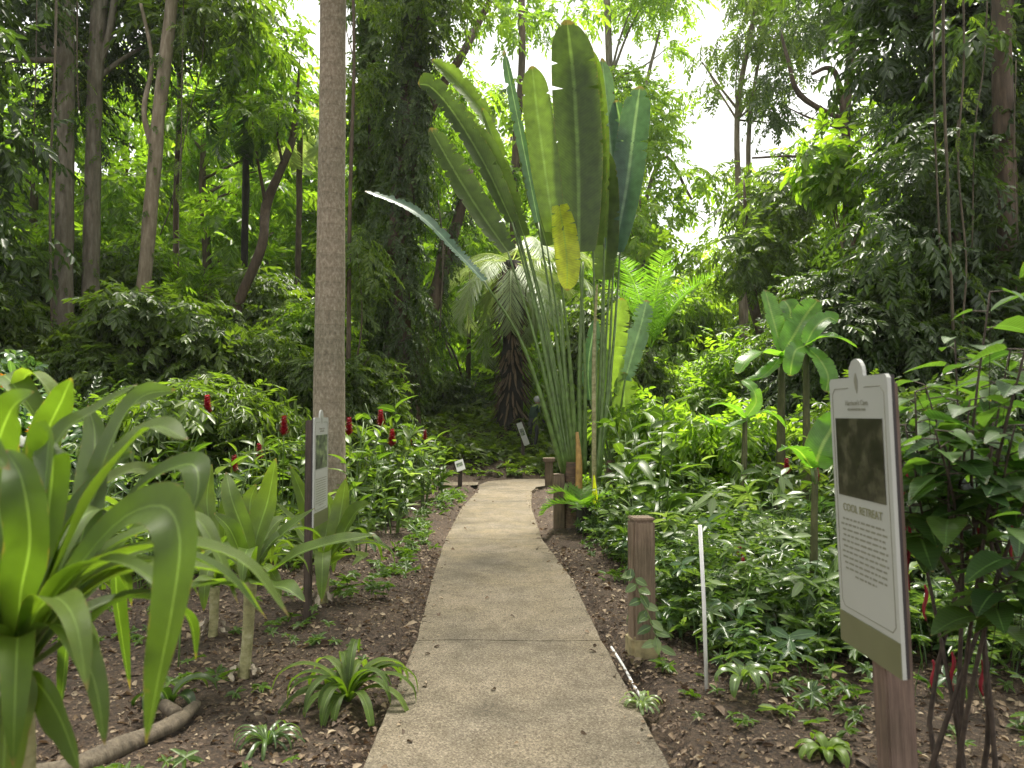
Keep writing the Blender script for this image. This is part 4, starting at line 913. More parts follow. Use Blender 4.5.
gz = hgt(x, y) + .012 + np.array([.035 * mnoise.noise(Vector((a * 2.1, b * 2.1, 0))) + .022 * mnoise.noise(Vector((a * 7, b * 7, 3))) for a, b in zip(x, y)])
a = R.random(n) * 6.28; sz = .01 + .045 * R.random(n) ** 3 + .05 * (R.random(n) < .012)
lb.add(L_CURL, np.stack([x, y, np.where(onp, .034, gz + .006)], 1), np.stack([np.cos(a), np.sin(a), np.where(onp, 0, R.normal(.1, .25, n))], 1), np.array([0, 0, 1.]) + R.normal(0, .45, (n, 3)), sz, sz * (.4 + .4 * R.random(n)), rn=R.random(n) ** 1.3)
tag(lb.build('leaf_litter', M['dead_leaf']), 'brown dead leaves and chips strewn over the soil', 'leaf litter', kind='stuff')
mb = MB()
for k in range(520):
    y0 = 2.6 + 7 * R.random(); s = -1 if R.random() < .45 else 1; x0 = (elx(y0) - .05 - 2.2 * R.random()) if s < 0 else (erx(y0) + .05 + 2.0 * R.random())
    a = R.random() * 6.28; L = R.uniform(.04, .22); z0 = hg(x0, y0) + .03
    mb.tube([(x0, y0, z0), (x0 + math.cos(a) * L * .5, y0 + math.sin(a) * L * .5 + .01, z0 + R.uniform(-.005, .02)), (x0 + math.cos(a) * L, y0 + math.sin(a) * L, z0 + R.uniform(-.01, .02))], [.003, .0025, .001], 4)
tag(mb.build('twigs', M['liana']), 'thin dry twigs lying on the soil', 'twigs', kind='stuff')

# ================================================================== hanging lianas
def liana(label, pts, w=4, group='hanging lianas', leaves=0):
    q = [P(x, y, Y) for x, y, Y in pts]; base = q[-1].copy(); r = w * .6 * pts[0][2] / F_PX / 2
    root = thing('liana', label, 'liana', base, group); mb = MB(); mb.tube([p - base for p in q], [r] * len(q), 6, .2, fine=6); mb.build('stem', M['liana'], root)
    if leaves: lb = LB(); vine_sleeve(lb, base, [p - base for p in q], .16, leaves, 'fine', .3); lb.build('foliage', M['mid_leaf'], root)
for lab, pts, w, lv in [
 ('straight liana left of the straight grey trunk', [(57, -60, 13.5), (55, 60, 13.5), (50, 200, 13.5), (53, 380, 13.5)], 4.5, 0),
 ('thin liana hanging at the far left', [(37, -60, 14), (36, 60, 14), (33, 165, 14)], 2.2, 0),
 ('thin liana between the two grey trunks', [(78, -60, 15), (77, 60, 15), (79, 110, 15)], 3, 20),
 ('slanting thin liana right of the pale leaning trunk', [(208, -60, 16), (202, 60, 16), (190, 110, 16), (172, 200, 16), (160, 235, 16)], 2, 0),
 ('leafy liana hanging left of the ringed palm', [(185, -60, 15), (182, 80, 15), (181, 190, 15)], 2, 40),
 ('leftmost long liana of the right wood', [(935, -60, 11.5), (934, 70, 11.5), (936, 160, 11.5), (940, 250, 11.5)], 3.5, 0),
 ('brown liana right of the leftmost long one', [(943, -60, 11.2), (944, 90, 11.2), (948, 190, 11.2), (953, 330, 11.2)], 5, 0),
 ('wavy liana in the middle of the right wood', [(962, -60, 11.6), (964, 60, 11.6), (958, 160, 11.6), (966, 260, 11.6), (962, 330, 11.6)], 3.5, 25),
 ('liana curving to the right corner trunk', [(990, -60, 12), (984, 60, 12), (975, 130, 12), (972, 250, 12)], 2.6, 0),
 ('thin liana by the trunk at the right corner', [(1016, 60, 12), (1014, 160, 12), (1018, 240, 12)], 2.2, 0),
 ('dark vine dangling under the ivy trunk', [(438, 200, 17), (443, 250, 17), (440, 330, 17)], 2.5, 0)]: liana(lab, pts, w, leaves=lv)

# ================================================================== information boards
def text_obj(name, txt, size, x, z, mat, parent, y=-.009, w=None):
    cu = bpy.data.curves.new(name, 'FONT'); cu.body = txt; cu.size = size; cu.align_x = 'CENTER'; cu.align_y = 'CENTER'; cu.extrude = .0004
    cu.materials.append(mat); tmp = bpy.data.objects.new('t', cu); me = bpy.data.meshes.new_from_object(tmp); bpy.data.objects.remove(tmp); o = bpy.data.objects.new(name, me); link(o, parent); o.location = (x, y, z); o.rotation_euler = (math.pi / 2, 0, 0)
    if w: o.scale = (w, 1, 1)
    return o
def board(label, loc, rz, W_, z0, z1, post_dx, photo, lines, title=None, lean=0, wood='sign_wood', top_text=None, post_d=.09, post_y=.064, band_h=.105):
    import bmesh
    root = thing('information_board', label, 'sign', loc, 'information boards', rz); root.rotation_euler = (lean, 0, rz)
    po = box('post', post_d, post_d, z1 + .1 - .02, (post_dx, post_y, (z1 - .12) / 2), M[wood], root, .006)
    h = z1 - z0
    def outline():
        pts = [(-W_ / 2, z0), (W_ / 2, z0), (W_ / 2, z1 - .012), (W_ / 2 - .012, z1)]
        rt = W_ * .125
        for k in range(13):
            a = math.pi * k / 12; pts.append((rt * math.cos(a), z1 + rt * 1.0 * math.sin(a) + (.008 if 0 < k < 12 else 0)))
        pts += [(-W_ / 2 + .012, z1), (-W_ / 2, z1 - .012)]; return pts
    def plate(name, pts, y0, y1, mat, parent):
        bm = bmesh.new(); a = [bm.verts.new((x, y0, z)) for x, z in pts]; b = [bm.verts.new((x, y1, z)) for x, z in pts]
        bm.faces.new(a); bm.faces.new(b[::-1])
        for k in range(len(pts)): n = (k + 1) % len(pts); bm.faces.new((a[n], a[k], b[k], b[n]))
        bmesh.ops.recalc_face_normals(bm, faces=bm.faces); me = bpy.data.meshes.new(name); bm.to_mesh(me); bm.free(); return obj(name, me, mat, parent)
    pan = plate('panel', outline(), -.006, .006, M['panel_white'], root)
    plate('backing', [(-W_ / 2 + .004, z0), (W_ / 2 - .004, z0), (W_ / 2 - .004, z1 - .004), (-W_ / 2 + .004, z1 - .004)], .0065, .018, M['panel_edge'], root)
    plate('green_band', [(-W_ / 2, z0), (W_ / 2, z0), (W_ / 2, z0 + band_h), (-W_ / 2, z0 + band_h)], -.0095, -.0065, M['panel_green'], pan)
    # border line, broken at the crest
    mb = MB(); i = .022; zb = z0 + band_h + .02; zt = z1 - .035; c = .02
    L = [(-.055, zt), (-W_ / 2 + i + c, zt), (-W_ / 2 + i, zt - c), (-W_ / 2 + i, zb + c), (-W_ / 2 + i + c, zb), (W_ / 2 - i - c, zb), (W_ / 2 - i, zb + c), (W_ / 2 - i, zt - c), (W_ / 2 - i - c, zt), (.055, zt)]
    mb.tube([(x, -.0065, z) for x, z in L], .0016, 4, cap=False); mb.build('border_line', M['ink'], pan)
    # crest: an upright leaf shape with a tail
    mb = MB(); mb.tube([(0, -.0066, z1 + .012), (0, -.0066, z1 - .01), (.003, -.0066, z1 - .035), (.006, -.0066, z1 - .055)], [.004, .013, .01, .002], 8, fine=3)
    cr_ = mb.build('crest', M['ink'], pan); cr_.scale = (1, .08, 1); cr_.location = (0, -.0062, 0)
    if top_text:
        text_obj('lettering', top_text[0], .024, 0, z1 - .085, M['ink'], pan); text_obj('lettering', top_text[1], .0115, 0, z1 - .106, M['ink'], pan)
    else:
        plate('lettering', [(-.05, z1 - .1), (.05, z1 - .1), (.05, z1 - .09), (-.05, z1 - .09)], -.0075, -.0062, M['ink'], pan)
    pw = W_ * .8; pz1 = z1 - .135; pz0 = pz1 - .26
    plate('picture', [(-pw / 2, pz0), (pw / 2, pz0), (pw / 2, pz1), (-pw / 2, pz1)], -.0085, -.0065, M[photo], pan)
    if title: text_obj('lettering', title, .037, 0, pz0 - .04, M['ink_green'], pan)
    # the small print: lines of word-length strokes
    rr = random.Random(int(loc[0] * 100)); bm = bmesh.new(); z = pz0 - .082
    for k in range(lines):
        half = pw / 2 * (rr.uniform(.86, .98) if k < lines - 1 else .45); x = -half
        while x < half:
            w = rr.uniform(.012, .04); w = min(w, half - x)
            if w > .004:
                q = [bm.verts.new((a, -.0072, b)) for a, b in ((x, z), (x + w, z), (x + w, z + .0065), (x, z + .0065))]; bm.faces.new(q)
            x += w + .007
        z -= .0185
    me = bpy.data.meshes.new('small_print'); bm.to_mesh(me); bm.free(); obj('small_print', me, M['ink'], pan)
    return root
board('large white information board titled cool retreat at the right edge of the path', (1.175, 2.4, 0), -math.pi / 2, .40, .775, 1.675, 0, 'photo_dark', 11,
      title='COOL RETREAT', lean=.032, top_text=("Harrison's Cave", 'ECO-ADVENTURE PARK'), post_d=.09)
board('narrow looking white information board on a dark post in front of the ringed palm', (-1.5, 5.82, 0), math.pi / 2, .42, .70, 1.53, -.15, 'photo_green', 12,
      wood='dark_wood', post_d=.055, post_y=.047, top_text=("Harrison's Cave", 'ECO-ADVENTURE PARK'))
def small_sign(label, px, pyb, Y, pw, ph, zc, tilt, roll, post_h, mat='dark_wood', rz=0):
    b = P(px, pyb, Y); b.z = hg(b.x, Y); t = thing('plant_label', label, 'sign', b, 'small plant labels', rz)
    box('post', .09, .09, post_h + .1, (0, .03, post_h / 2 - .05), M[mat], t, .005)
    pl = box('plate', pw, .02, ph, (0, -.02, zc), M['panel_white'], t, .003, (tilt, roll, 0)); box('picture', pw * .7, .004, ph * .3, (0, -.013, ph * .08), M['photo_green'], pl, 0)
small_sign('small slanted white label on a stub post at the left of the path bend', 460, 487, 15.9, .19, .3, .47, -.75, -.35, .42)
small_sign('leaning narrow white board on the bank beyond the bend', 523, 455, 19.4, .15, .62, .62, -.1, -.35, .5)
small_sign('thin white board glimpsed behind the fan palm stalks', 597, 470, 12.6, .08, .42, 1.37, -.1, 0, 1.4)

# bollards
def bollard(label, px, pyb, top, w, foot, cap=False, rz=.12):
    Y = EYE * F_PX / (pyb - HOR); b = P(px, pyb, Y); b.z = 0; t = thing('wooden_bollard', label, 'bollard', b, 'wooden bollards right of the path', rz)
    p = box('post', w, w, top + .1, (0, 0, top / 2 - .05), M['wood'], t, .012)
    if cap: box('cap', w * 1.5, w * 1.3, .08, (0, 0, top + .041), M['wood'], t, .01)
    else: box('top_block', w * .99, w * .99, .02, (0, 0, top + .0101), M['wood'], t, .006)
    if foot: box('footing', w * 1.25, w * 1.25, .22, (-.0, 0, .03), M['concrete'], t, .02)
bollard('nearest weathered square wooden bollard on a mossy concrete foot', 642, 652, .87, .145, True)
bollard('middle square wooden bollard, in front of the fan palm trunk', 559, 527, .72, .15, False, rz=0)
bollard('farthest square wooden bollard with a wider cap at the bend', 549, 487, .55, .17, False, True, rz=0)
b = P(634, 652, 4.72); b.z = 0; t = thing('creeper', 'leafy creeper sprig growing up against the nearest bollard', 'creeper', b); lb = LB(); mb = MB()
mb.tube([(.16, -.02, -.02), (.12, -.1, .2), (.03, -.1, .42), (-.02, -.1, .6)], [.006, .005, .004, .002], 5, fine=4); mb.build('stem', M['green_stem'], t)
for k in range(16):
    f = k / 15; c_ = np.array([.14 - .17 * f, -.09, .12 + .48 * f]); a = k * 2.4; lb.add(L_MED, [c_], [(math.cos(a), -.35, .3 * math.sin(a) - .3)], [(0, -.8, .6)], .11 - .03 * f, .055, rn=.3 + .6 * R.random())
lb.build('foliage', M['herb_leaf'], t)
# white pipe stake and strip along the slab
b = P(707, 689, 4.2); b.z = 0; t = thing('pipe_stake', 'thin white plastic pipe standing upright among the herbs', 'pipe', b); mb = MB()
mb.tube([(0, 0, -.08), (-.012, 0, .5), (-.03, 0, .93)], [.011, .011, .011], 12); mb.build('pipe', M['white_plastic'], t)
mb = MB(); mb.tube([(.655, 4.95, .02), (.68, 4.6, .018), (.695, 4.25, .012), (.72, 3.95, .01)], .008, 8, fine=4)
tag(mb.build('irrigation_pipe', M['white_plastic']), 'pale plastic pipe lying along the right edge of the slab', 'pipe')
# fallen branch
mb = MB(); g = [P(198, 704, 3.92), P(176, 724, 3.68), P(146, 738, 3.52), P(118, 752, 3.4), P(70, 776, 3.2), P(10, 792, 3.1)]
mb.tube([(p.x, p.y, .05) for p in g], [.02, .036, .034, .042, .038, .045], 12, .55, fine=6, freq=1.5); mb.tube([(g[1].x - .02, g[1].y + .05, .07), (g[1].x - .12, g[1].y + .12, .09)], [.035, .03], 8, .2)
tag(mb.build('fallen_branch', M['liana']), 'grey brown fallen branch lying on the soil at the bottom left', 'branch')

# ================================================================== strap leaved plants
ST = [(0, .42), (.12, .5), (.42, 1), (.65, .95), (.85, .6), (.95, .28), (1, .02)]
def strap_plant(label, Y, leaves, heart, stem=None, mat='strap_leaf', group='strap leaved lilies', fold=.16, name='strap_lily', wave=.04, wk=1.35, auto=0):
    "leaves: (list of (px,py,dY), width px, up vector)"
    if stem: b = P(stem[-1][0], stem[-1][1], Y); b.z = 0
    else: b = P(heart[0], heart[1], Y); b.z = 0
    t = thing(name, label, 'lily', b, group); lb = LB()
    for pts, w, up, *rest in leaves:
        q = [P(x, y, Y + dy) - b for x, y, dy in pts]; ww = w * Y / F_PX * wk
        lb.ribbon(q, [(a, c * ww) for a, c in ST], across=6, fold=fold, up=up, rn=rest[0] if rest else None, seg=26, wave=wave, twist=rest[1] if len(rest) > 1 else 0)
    rr = random.Random(int(heart[0] * 3 + Y * 10)); hc = P(heart[0], heart[1], Y) - b; Lm = .115 * Y if Y > 3 else .58
    for k in range(auto):      # the leaves between the drawn ones, all round the heart
        a = k * 2.4 + .7; e = rr.uniform(.7, 1.35); l = Lm * rr.uniform(.8, 1.25); d = np.array([math.cos(a), math.sin(a), 0]); p = [np.array(tuple(hc))]; q = p[0]
        for s_ in range(5):
            q = q + (d * math.cos(e) + np.array([0, 0, math.sin(e)])) * l / 5; e -= rr.uniform(.25, .5) * (1 + s_ * .25); p.append(q)
        lb.ribbon(p, [(u_, c_ * l * (.15 if Y > 3 else .11)) for u_, c_ in ST], across=6, fold=fold, rn=rr.uniform(.1, .95), seg=24, wave=wave)
    lb.build('leaves', M[mat], t)
    if stem:
        mb = MB(); q = [P(x, y, Y) - b for x, y, w in stem]; mb.tube(q, [w * Y / F_PX / 2 for x, y, w in stem], 12, .12, fine=5); mb.build('stem', M['cane'], t)
        for k in range(5):
            a = k * 1.9 + R.random(); r0 = stem[-1][2] * Y / F_PX / 2 + .01; L = .03 + .09 * R.random() ** 1.5; lb = LB(); z_ = .06 + .08 * R.random()
            lb.ribbon([(math.cos(a) * (r0 - .01), math.sin(a) * (r0 - .01), z_), (math.cos(a) * (r0 + L * .6), math.sin(a) * (r0 + L * .6), z_ * .45), (math.cos(a + .3) * (r0 + L), math.sin(a + .3) * (r0 + L), .014)], [(0, .035), (.4, .04), (.8, .022), (1, .006)], rn=.95, seg=14, across=4, fold=.45, wave=.25)
            lb.build('dry_sheath', M['dry_fibre'], t)
    return t
U, CAM = (0, 0, 1), (0, -1, .15)
h = (18, 676)
strap_plant('huge foreground lily with long arching broad leaves at the left edge', 1.5, [
  ([(h[0], h[1], 0), (38, 580, .02), (52, 480, .03), (50, 436, -.02), (44, 500, -.12)], 44, CAM, .3),
  ([(h[0], h[1], 0), (30, 560, .1), (42, 450, .2), (62, 400, .15), (72, 378, .05)], 34, (.5, -1, 0), .5),
  ([(h[0], h[1], 0), (62, 560, .0), (105, 478, .0), (150, 428, .02), (188, 440, .0)], 46, (-.5, -.4, 1), .75),
  ([(h[0], h[1], 0), (85, 575, .1), (140, 490, .12), (190, 464, .1), (198, 492, .05), (184, 530, 0)], 32, (-.4, -.5, 1), .2),
  ([(h[0], h[1], 0), (28, 540, .05), (58, 440, .1), (100, 408, .15), (138, 384, .2)], 30, (-.4, -.7, .8), .7),
  ([(h[0], h[1], 0), (66, 585, -.05), (118, 522, -.1), (162, 506, -.15), (180, 538, -.2), (172, 610, -.22), (158, 680, -.22), (146, 744, -.22)], 42, (-.3, -.8, .6), .6),
  ([(h[0], h[1], 0), (70, 640, -.1), (118, 602, -.1), (165, 594, 0), (215, 584, .15), (246, 590, .3)], 28, U, .15),
  ([(h[0], h[1], 0), (90, 580, .2), (150, 520, .3), (192, 516, .3), (214, 545, .25), (238, 604, .2)], 24, U, .7),
  ([(h[0], h[1], 0), (78, 540, .3), (112, 440, .4), (140, 398, .45), (176, 390, .4)], 42, (-.6, -.8, .3), .45),
  ([(h[0], h[1], 0), (58, 600, .12), (86, 520, .3), (95, 440, .45), (88, 405, .5)], 36, (.3, -1, .1), .25),
  ([(h[0], h[1], 0), (8, 560, 0), (-6, 470, .05), (10, 412, 0), (34, 392, -.1)], 40, (.5, -.9, .3), .5),
  ([(h[0], h[1], 0), (-20, 600, -.1), (-40, 520, -.2), (-30, 440, -.25), (10, 470, -.3)], 44, (.5, -.9, .3), .6),
  ([(h[0], h[1], 0), (70, 610, .35), (110, 556, .5), (118, 610, .6), (130, 690, .65)], 30, (-.2, -1, .4), .15),
  ([(h[0], h[1], 0), (50, 620, .3), (70, 580, .45), (66, 650, .6), (60, 716, .7)], 34, (-.2, -1, .4), .1),
  ([(h[0] + 8, h[1], -.02), (42, 688, -.1), (62, 722, -.16), (80, 772, -.2)], 30, (-.5, -1, .3), .45),
  ([(h[0] - 2, h[1], -.02), (12, 690, -.08), (6, 730, -.12), (2, 800, -.14)], 62, (0, -1, .2), .95),
  ([(h[0], h[1], 0), (-10, 690, -.1), (-40, 730, -.2), (-60, 780, -.25)], 40, (0, -1, .5), .5),
  ([(h[0], h[1], 0), (80, 600, .15), (125, 560, .3), (170, 548, .35), (196, 552, .4)], 26, U, .6),
  ([(h[0], h[1], 0), (60, 560, .25), (90, 500, .4), (130, 470, .5), (165, 474, .5)], 30, (-.4, -.8, .4), .85),
  ([(h[0], h[1], 0), (20, 600, -.1), (30, 540, -.15), (22, 480, -.15), (6, 450, -.1)], 38, (.2, -1, .1), .35),
  ([(h[0], h[1], 0), (42, 585, .0), (72, 520, .05), (110, 470, .1), (132, 452, .1)], 40, (-.7, -.7, .2), .35),
 ], h, wk=1.05, auto=26, stem=[(18, 670, 26), (20, 800, 28), (22, 1130, 34)])
strap_plant('lily behind the foreground one, its drooping tips crossing the upper left leaves', 2.3, [
  ([(-40, 560, 0), (-20, 450, 0), (-2, 378, 0), (22, 396, -.05), (44, 430, -.05), (58, 450, -.05)], 26, U, .5),
  ([(0, 560, 0), (10, 460, 0), (24, 378, 0), (46, 386, 0), (60, 420, 0), (64, 440, 0)], 20, U, .8),
  ([(10, 580, 0), (60, 520, .1), (100, 500, .2), (140, 520, .3)], 22, U, .6),
  ([(10, 580, 0), (-20, 500, .1), (-50, 430, .2), (-80, 420, .2)], 26, U, .6),
  ([(14, 580, 0), (60, 600, -.1), (86, 640, -.1), (98, 690, -.1)], 22, U, .4)], (10, 590), stem=[(10, 590, 18), (12, 760, 20), (14, 900, 24)])
c = (252, 578)
strap_plant('strap leaved lily on a ringed cane left of the information board', 4.4, [
  ([(c[0], c[1], 0), (256, 540, .1), (268, 500, .15), (276, 458, .1)], 20, (-.2, -1, .2), .7), ([(c[0], c[1], 0), (246, 540, 0), (232, 500, 0), (226, 472, .1)], 15, (.3, -1, .2), .6),
  ([(c[0], c[1], 0), (243, 560, -.1), (230, 530, -.2), (214, 513, -.25)], 16, (.5, -.6, .8), .35), ([(c[0], c[1], 0), (274, 570, -.15), (300, 553, -.25), (340, 541, -.3), (376, 535, -.3)], 17, (-.3, -.4, 1), .3),
  ([(c[0], c[1], 0), (262, 556, .1), (285, 532, .1), (315, 508, .1)], 16, (-.3, -.5, 1), .5), ([(c[0], c[1], 0), (262, 585, -.3), (285, 588, -.45), (305, 602, -.5)], 18, U, .2),
  ([(c[0], c[1], 0), (235, 585, -.25), (210, 580, -.4), (184, 590, -.5)], 16, U, .6), ([(c[0], c[1], 0), (262, 545, .25), (280, 520, .4), (300, 524, .5)], 15, U, .6),
  ([(c[0], c[1], 0), (252, 540, .2), (250, 505, .3), (256, 484, .3)], 16, (0, -1, .2), .8), ([(c[0], c[1], 0), (238, 560, .2), (222, 545, .4), (204, 556, .5)], 14, U, .5),
  ], c, stem=[(251, 580, 13), (249, 620, 11), (246, 660, 11), (243, 682, 13)], auto=9)
c = (216, 586)
strap_plant('tall upright lily between the huge foreground lily and the caned one', 5.2, [
  ([(c[0], c[1], 0), (212, 540, 0), (207, 500, .1), (212, 464, .1)], 15, (0, -1, .2), .85), ([(c[0], c[1], 0), (224, 540, .1), (226, 510, .1), (232, 480, .1)], 12, (-.3, -1, .2), .6),
  ([(c[0], c[1], 0), (204, 548, 0), (196, 515, 0), (186, 502, 0)], 13, (.3, -1, .3), .7), ([(c[0], c[1], 0), (200, 570, -.2), (184, 566, -.3), (172, 584, -.4)], 12, U, .5),
  ([(c[0], c[1], 0), (228, 566, -.2), (240, 560, -.3), (250, 572, -.4)], 12, U, .4)], c, stem=[(215, 588, 10), (214, 620, 9), (212, 652, 10)], auto=9)
c = (324, 570)
strap_plant('lily growing right behind the dark signpost', 6.05, [
  ([(c[0], c[1], 0), (336, 535, 0), (342, 505, .1), (346, 478, .1)], 15, (-.2, -1, .2), .75), ([(c[0], c[1], 0), (340, 540, -.1), (356, 512, -.1), (370, 504, -.2)], 16, (-.3, -.6, .8), .4),
  ([(c[0], c[1], 0), (312, 530, .1), (304, 500, .1), (290, 465, .1)], 12, (.3, -1, .3), .5), ([(c[0], c[1], 0), (344, 556, -.3), (362, 556, -.5), (352, 566, -.6)], 10, U, .6),
  ([(c[0], c[1], 0), (310, 545, .2), (292, 520, .3), (272, 500, .3)], 13, U, .5), ([(c[0], c[1], 0), (325, 540, .3), (330, 510, .4), (322, 490, .4)], 13, (0, -1, .2), .6)], c, stem=[(324, 572, 12), (323, 600, 11), (321, 622, 13)], auto=9)
b0 = P(347, 712, 3.8)
def tuft(label, px, py, n, L, w, mat='strap_leaf', el=(.5, 1.3), group=None, name='lily_tuft', cat='lily', rn=None, seed=0, droop=1.0, z0=0):
    Y = EYE * F_PX / (py - HOR); b = P(px, py, Y); b.z = hg(b.x, Y); t = thing(name, label, cat, b, group); lb = LB(); rr = random.Random(seed + int(px))
    for k in range(n):
        a = k * 2.4 + rr.uniform(-.3, .3); e = rr.uniform(*el); l = L * rr.uniform(.7, 1.15); d = np.array([math.cos(a), math.sin(a), 0])
        p = [np.array([0, 0, z0 + .02]) + d * .01]; q = p[0]
        for s in range(5):
            q = q + (d * math.cos(e) + np.array([0, 0, math.sin(e)])) * l / 5; e -= .42 * droop * (1 + s * .25); q = np.array([q[0], q[1], max(q[2], .015)]); p.append(q)
        lb.ribbon(p, [(u, v * w) for u, v in ST], across=4, fold=.2, rn=rr.uniform(.1, .9) if rn is None else rn, seg=16)
    lb.build('leaves', M[mat], t)
    return t
tuft('low arching lily clump spilling over the left path edge', 348, 700, 30, .5, .05, seed=1, el=(.6, 1.45), droop=1.0)
tuft('small grassy tuft in the mulch left of the clump', 267, 742, 30, .22, .018, 'herb_leaf', seed=2, name='grass_tuft', cat='grass tuft')
tuft('small herb tuft by the pale pipe at the right path edge', 641, 705, 22, .15, .02, 'herb_leaf', seed=3, name='herb_tuft', cat='herb', rn=.9)
tuft('bright broad leaved seedling at the bottom right', 826, 752, 14, .17, .05, 'fresh_leaf', seed=4, name='seedling', cat='seedling', rn=.8)
tuft('drooping seedling with light leaves left of the large board', 742, 700, 10, .2, .055, 'herb_leaf', seed=5, name='seedling', cat='seedling', rn=.8, z0=.12)
tuft('strap leaved seedling behind the nearest bollard foot', 662, 632, 12, .3, .05, 'blue_leaf', seed=6, name='seedling', cat='seedling', z0=.05)
tuft('dark broad leaf low beside the fallen branch', 170, 705, 6, .3, .08, 'dark_leaf', seed=8, name='seedling', cat='seedling')

# ================================================================== red gingers and other canes of the left bed
def ginger_proto(seed, hgt_, nst, flower, mat='mid_leaf', L=.34, W=.085, cone='red_flower'):
    rr = random.Random(seed); t = thing('ginger_plant', '', 'ginger plant'); mb = MB(); lb = LB(); fl = []
    for k in range(nst):
        a = rr.uniform(0, 6.28); sp_ = rr.uniform(.1, .35); h_ = hgt_ * rr.uniform(.7, 1); d = np.array([math.cos(a), math.sin(a), 0])
        b_ = d * rr.uniform(.02, .12); tp = b_ + d * sp_ * h_ + np.array([0, 0, h_]); mid = (b_ + tp) / 2 - d * .04
        mb.tube([b_ - np.array([0, 0, .1]), mid, tp], [.011, .009, .005], 6, fine=3)
        n = int(h_ / .12); f = np.sort((np.arange(n) + 2 + R.normal(0, .6, n)) / (n + 2)).clip(.15, 1); c = b_[None] * (1 - f[:, None]) + tp[None] * f[:, None]; s = np.where(np.arange(n) % 2 == 0, 1, -1); az = a + 1.57 * s + R.normal(0, .7, n)
        X = np.stack([np.cos(az), np.sin(az), .75 + R.normal(0, .4, n)], 1); lb.add(L_LONG, c, X, np.array([0, 0, 1.]) + R.normal(0, .4, (n, 3)), .78 * L * (.55 + .7 * R.random(n)), .8 * W * (.7 + .6 * R.random(n)))
        if k < flower: fl.append(tp)
    mb.build('stem', M['green_stem'], t); lb.build('foliage', M[mat], t)
    for tp in fl:
        l2 = LB(); m = 46; u = np.arange(m) / m; az = np.arange(m) * 2.4
        O = np.stack([np.cos(az) * .012, np.sin(az) * .012, u * .22], 1) + tp; X = np.stack([np.cos(az), np.sin(az), np.full(m, 1.1)], 1)
        l2.add(L_SMALL, O, X, np.stack([-np.cos(az), -np.sin(az), np.full(m, .8)], 1), (.065 * (1.1 - .7 * u)), .045); l2.build('flower', M[cone], t)
    return t
GP = [ginger_proto(1, 1.5, 7, 1, 'fresh_leaf'), ginger_proto(2, 1.25, 6, 0, 'herb_leaf', .3, .09), ginger_proto(3, 1.35, 8, 2), ginger_proto(4, 1.6, 5, 0, 'fresh_leaf', .42, .12)]
gspots = [ # px, Y, proto, scale, label
 (166, 9.4, 0, 1.12, 'ginger with the tallest red cone, over the foreground lily leaves'), (120, 8.3, 1, .95, 'ginger without flowers behind the huge lily leaves'), (283, 8.6, 0, .95, 'ginger with a red cone just left of the information board'),
 (250, 9.2, 2, .9, 'ginger with red cones farther left of the information board'), (226, 7.6, 1, .9, 'leafy ginger behind the tall upright lily'), (190, 7.3, 3, .75, 'big leafed ginger seen between the two lilies'),
 (352, 9.6, 0, 1.0, 'ginger with a red cone beside the ringed palm base'), (376, 10.6, 2, 1.15, 'ginger with two high red cones right of the ringed palm'), (402, 11.4, 3, 1.15, 'tall broad leafed ginger right of the red cones'),
 (395, 9.7, 1, .95, 'pale leafed ginger at the edge of the left bed'), (424, 12.5, 1, 1.0, 'low pale ginger near the far left path edge'), (440, 13.6, 3, .8, 'bright ginger close to the small slanted label'),
 (300, 10.4, 3, .95, 'bright ginger behind the information board'), (364, 8.2, 3, .7, 'low bright ginger in front of the ringed palm'), (55, 8.8, 3, .85, 'bright ginger at the far left behind the lilies'), (10, 7.4, 1, 1.0, 'leafy ginger at the left frame edge'),
 (330, 7.4, 1, .7, 'short leafy ginger behind the signpost'), (412, 15, 2, .95, 'farthest ginger with red cones of the left bed'), (150, 6.6, 1, .7, 'low ginger beneath the foreground lily leaves'), (84, 6.9, 3, .7, 'low bright ginger under the foreground lily'),
 (655, 8.2, 3, 1.1, 'big leafed cane plant with pale glossy leaves right of the fan palm'), (628, 9.2, 3, 1.0, 'bright cane plant behind the nearest bollard'), (690, 9.5, 1, .9, 'leafy cane plant in the middle of the right bed'),
 (640, 7.2, 1, .75, 'low cane plant left of the white pipe'), (725, 8.0, 3, .65, 'low bright cane plant right of the white pipe'), (770, 7.0, 1, .7, 'leafy cane plant left of the large board'), (700, 11.5, 3, .9, 'bright cane plant at the back of the right bed'),
 (745, 5.6, 2, .42, 'small ginger with tiny red cones among the right herbs'), (800, 8.6, 2, .8, 'dark ginger behind the large board post'), (612, 10.6, 1, .8, 'leafy cane plant at the foot of the young fan palm')]
usedg = set()
for i, (px, Y, k, s, lab) in enumerate(gspots):
    p = GP[k]
    if k in usedg:
        o = p.copy(); C.objects.link(o)
        for ch in p.children: c2 = ch.copy(); C.objects.link(c2); c2.parent = o
    else: o = p; usedg.add(k)
    x = (px - 512) / F_PX * Y; o.location = (x, Y, hg(x, Y)); o.rotation_euler = (0, 0, i * 2.1); o.scale = (s, s, s); o['label'] = lab; o['group'] = 'gingers and cane plants of the beds'
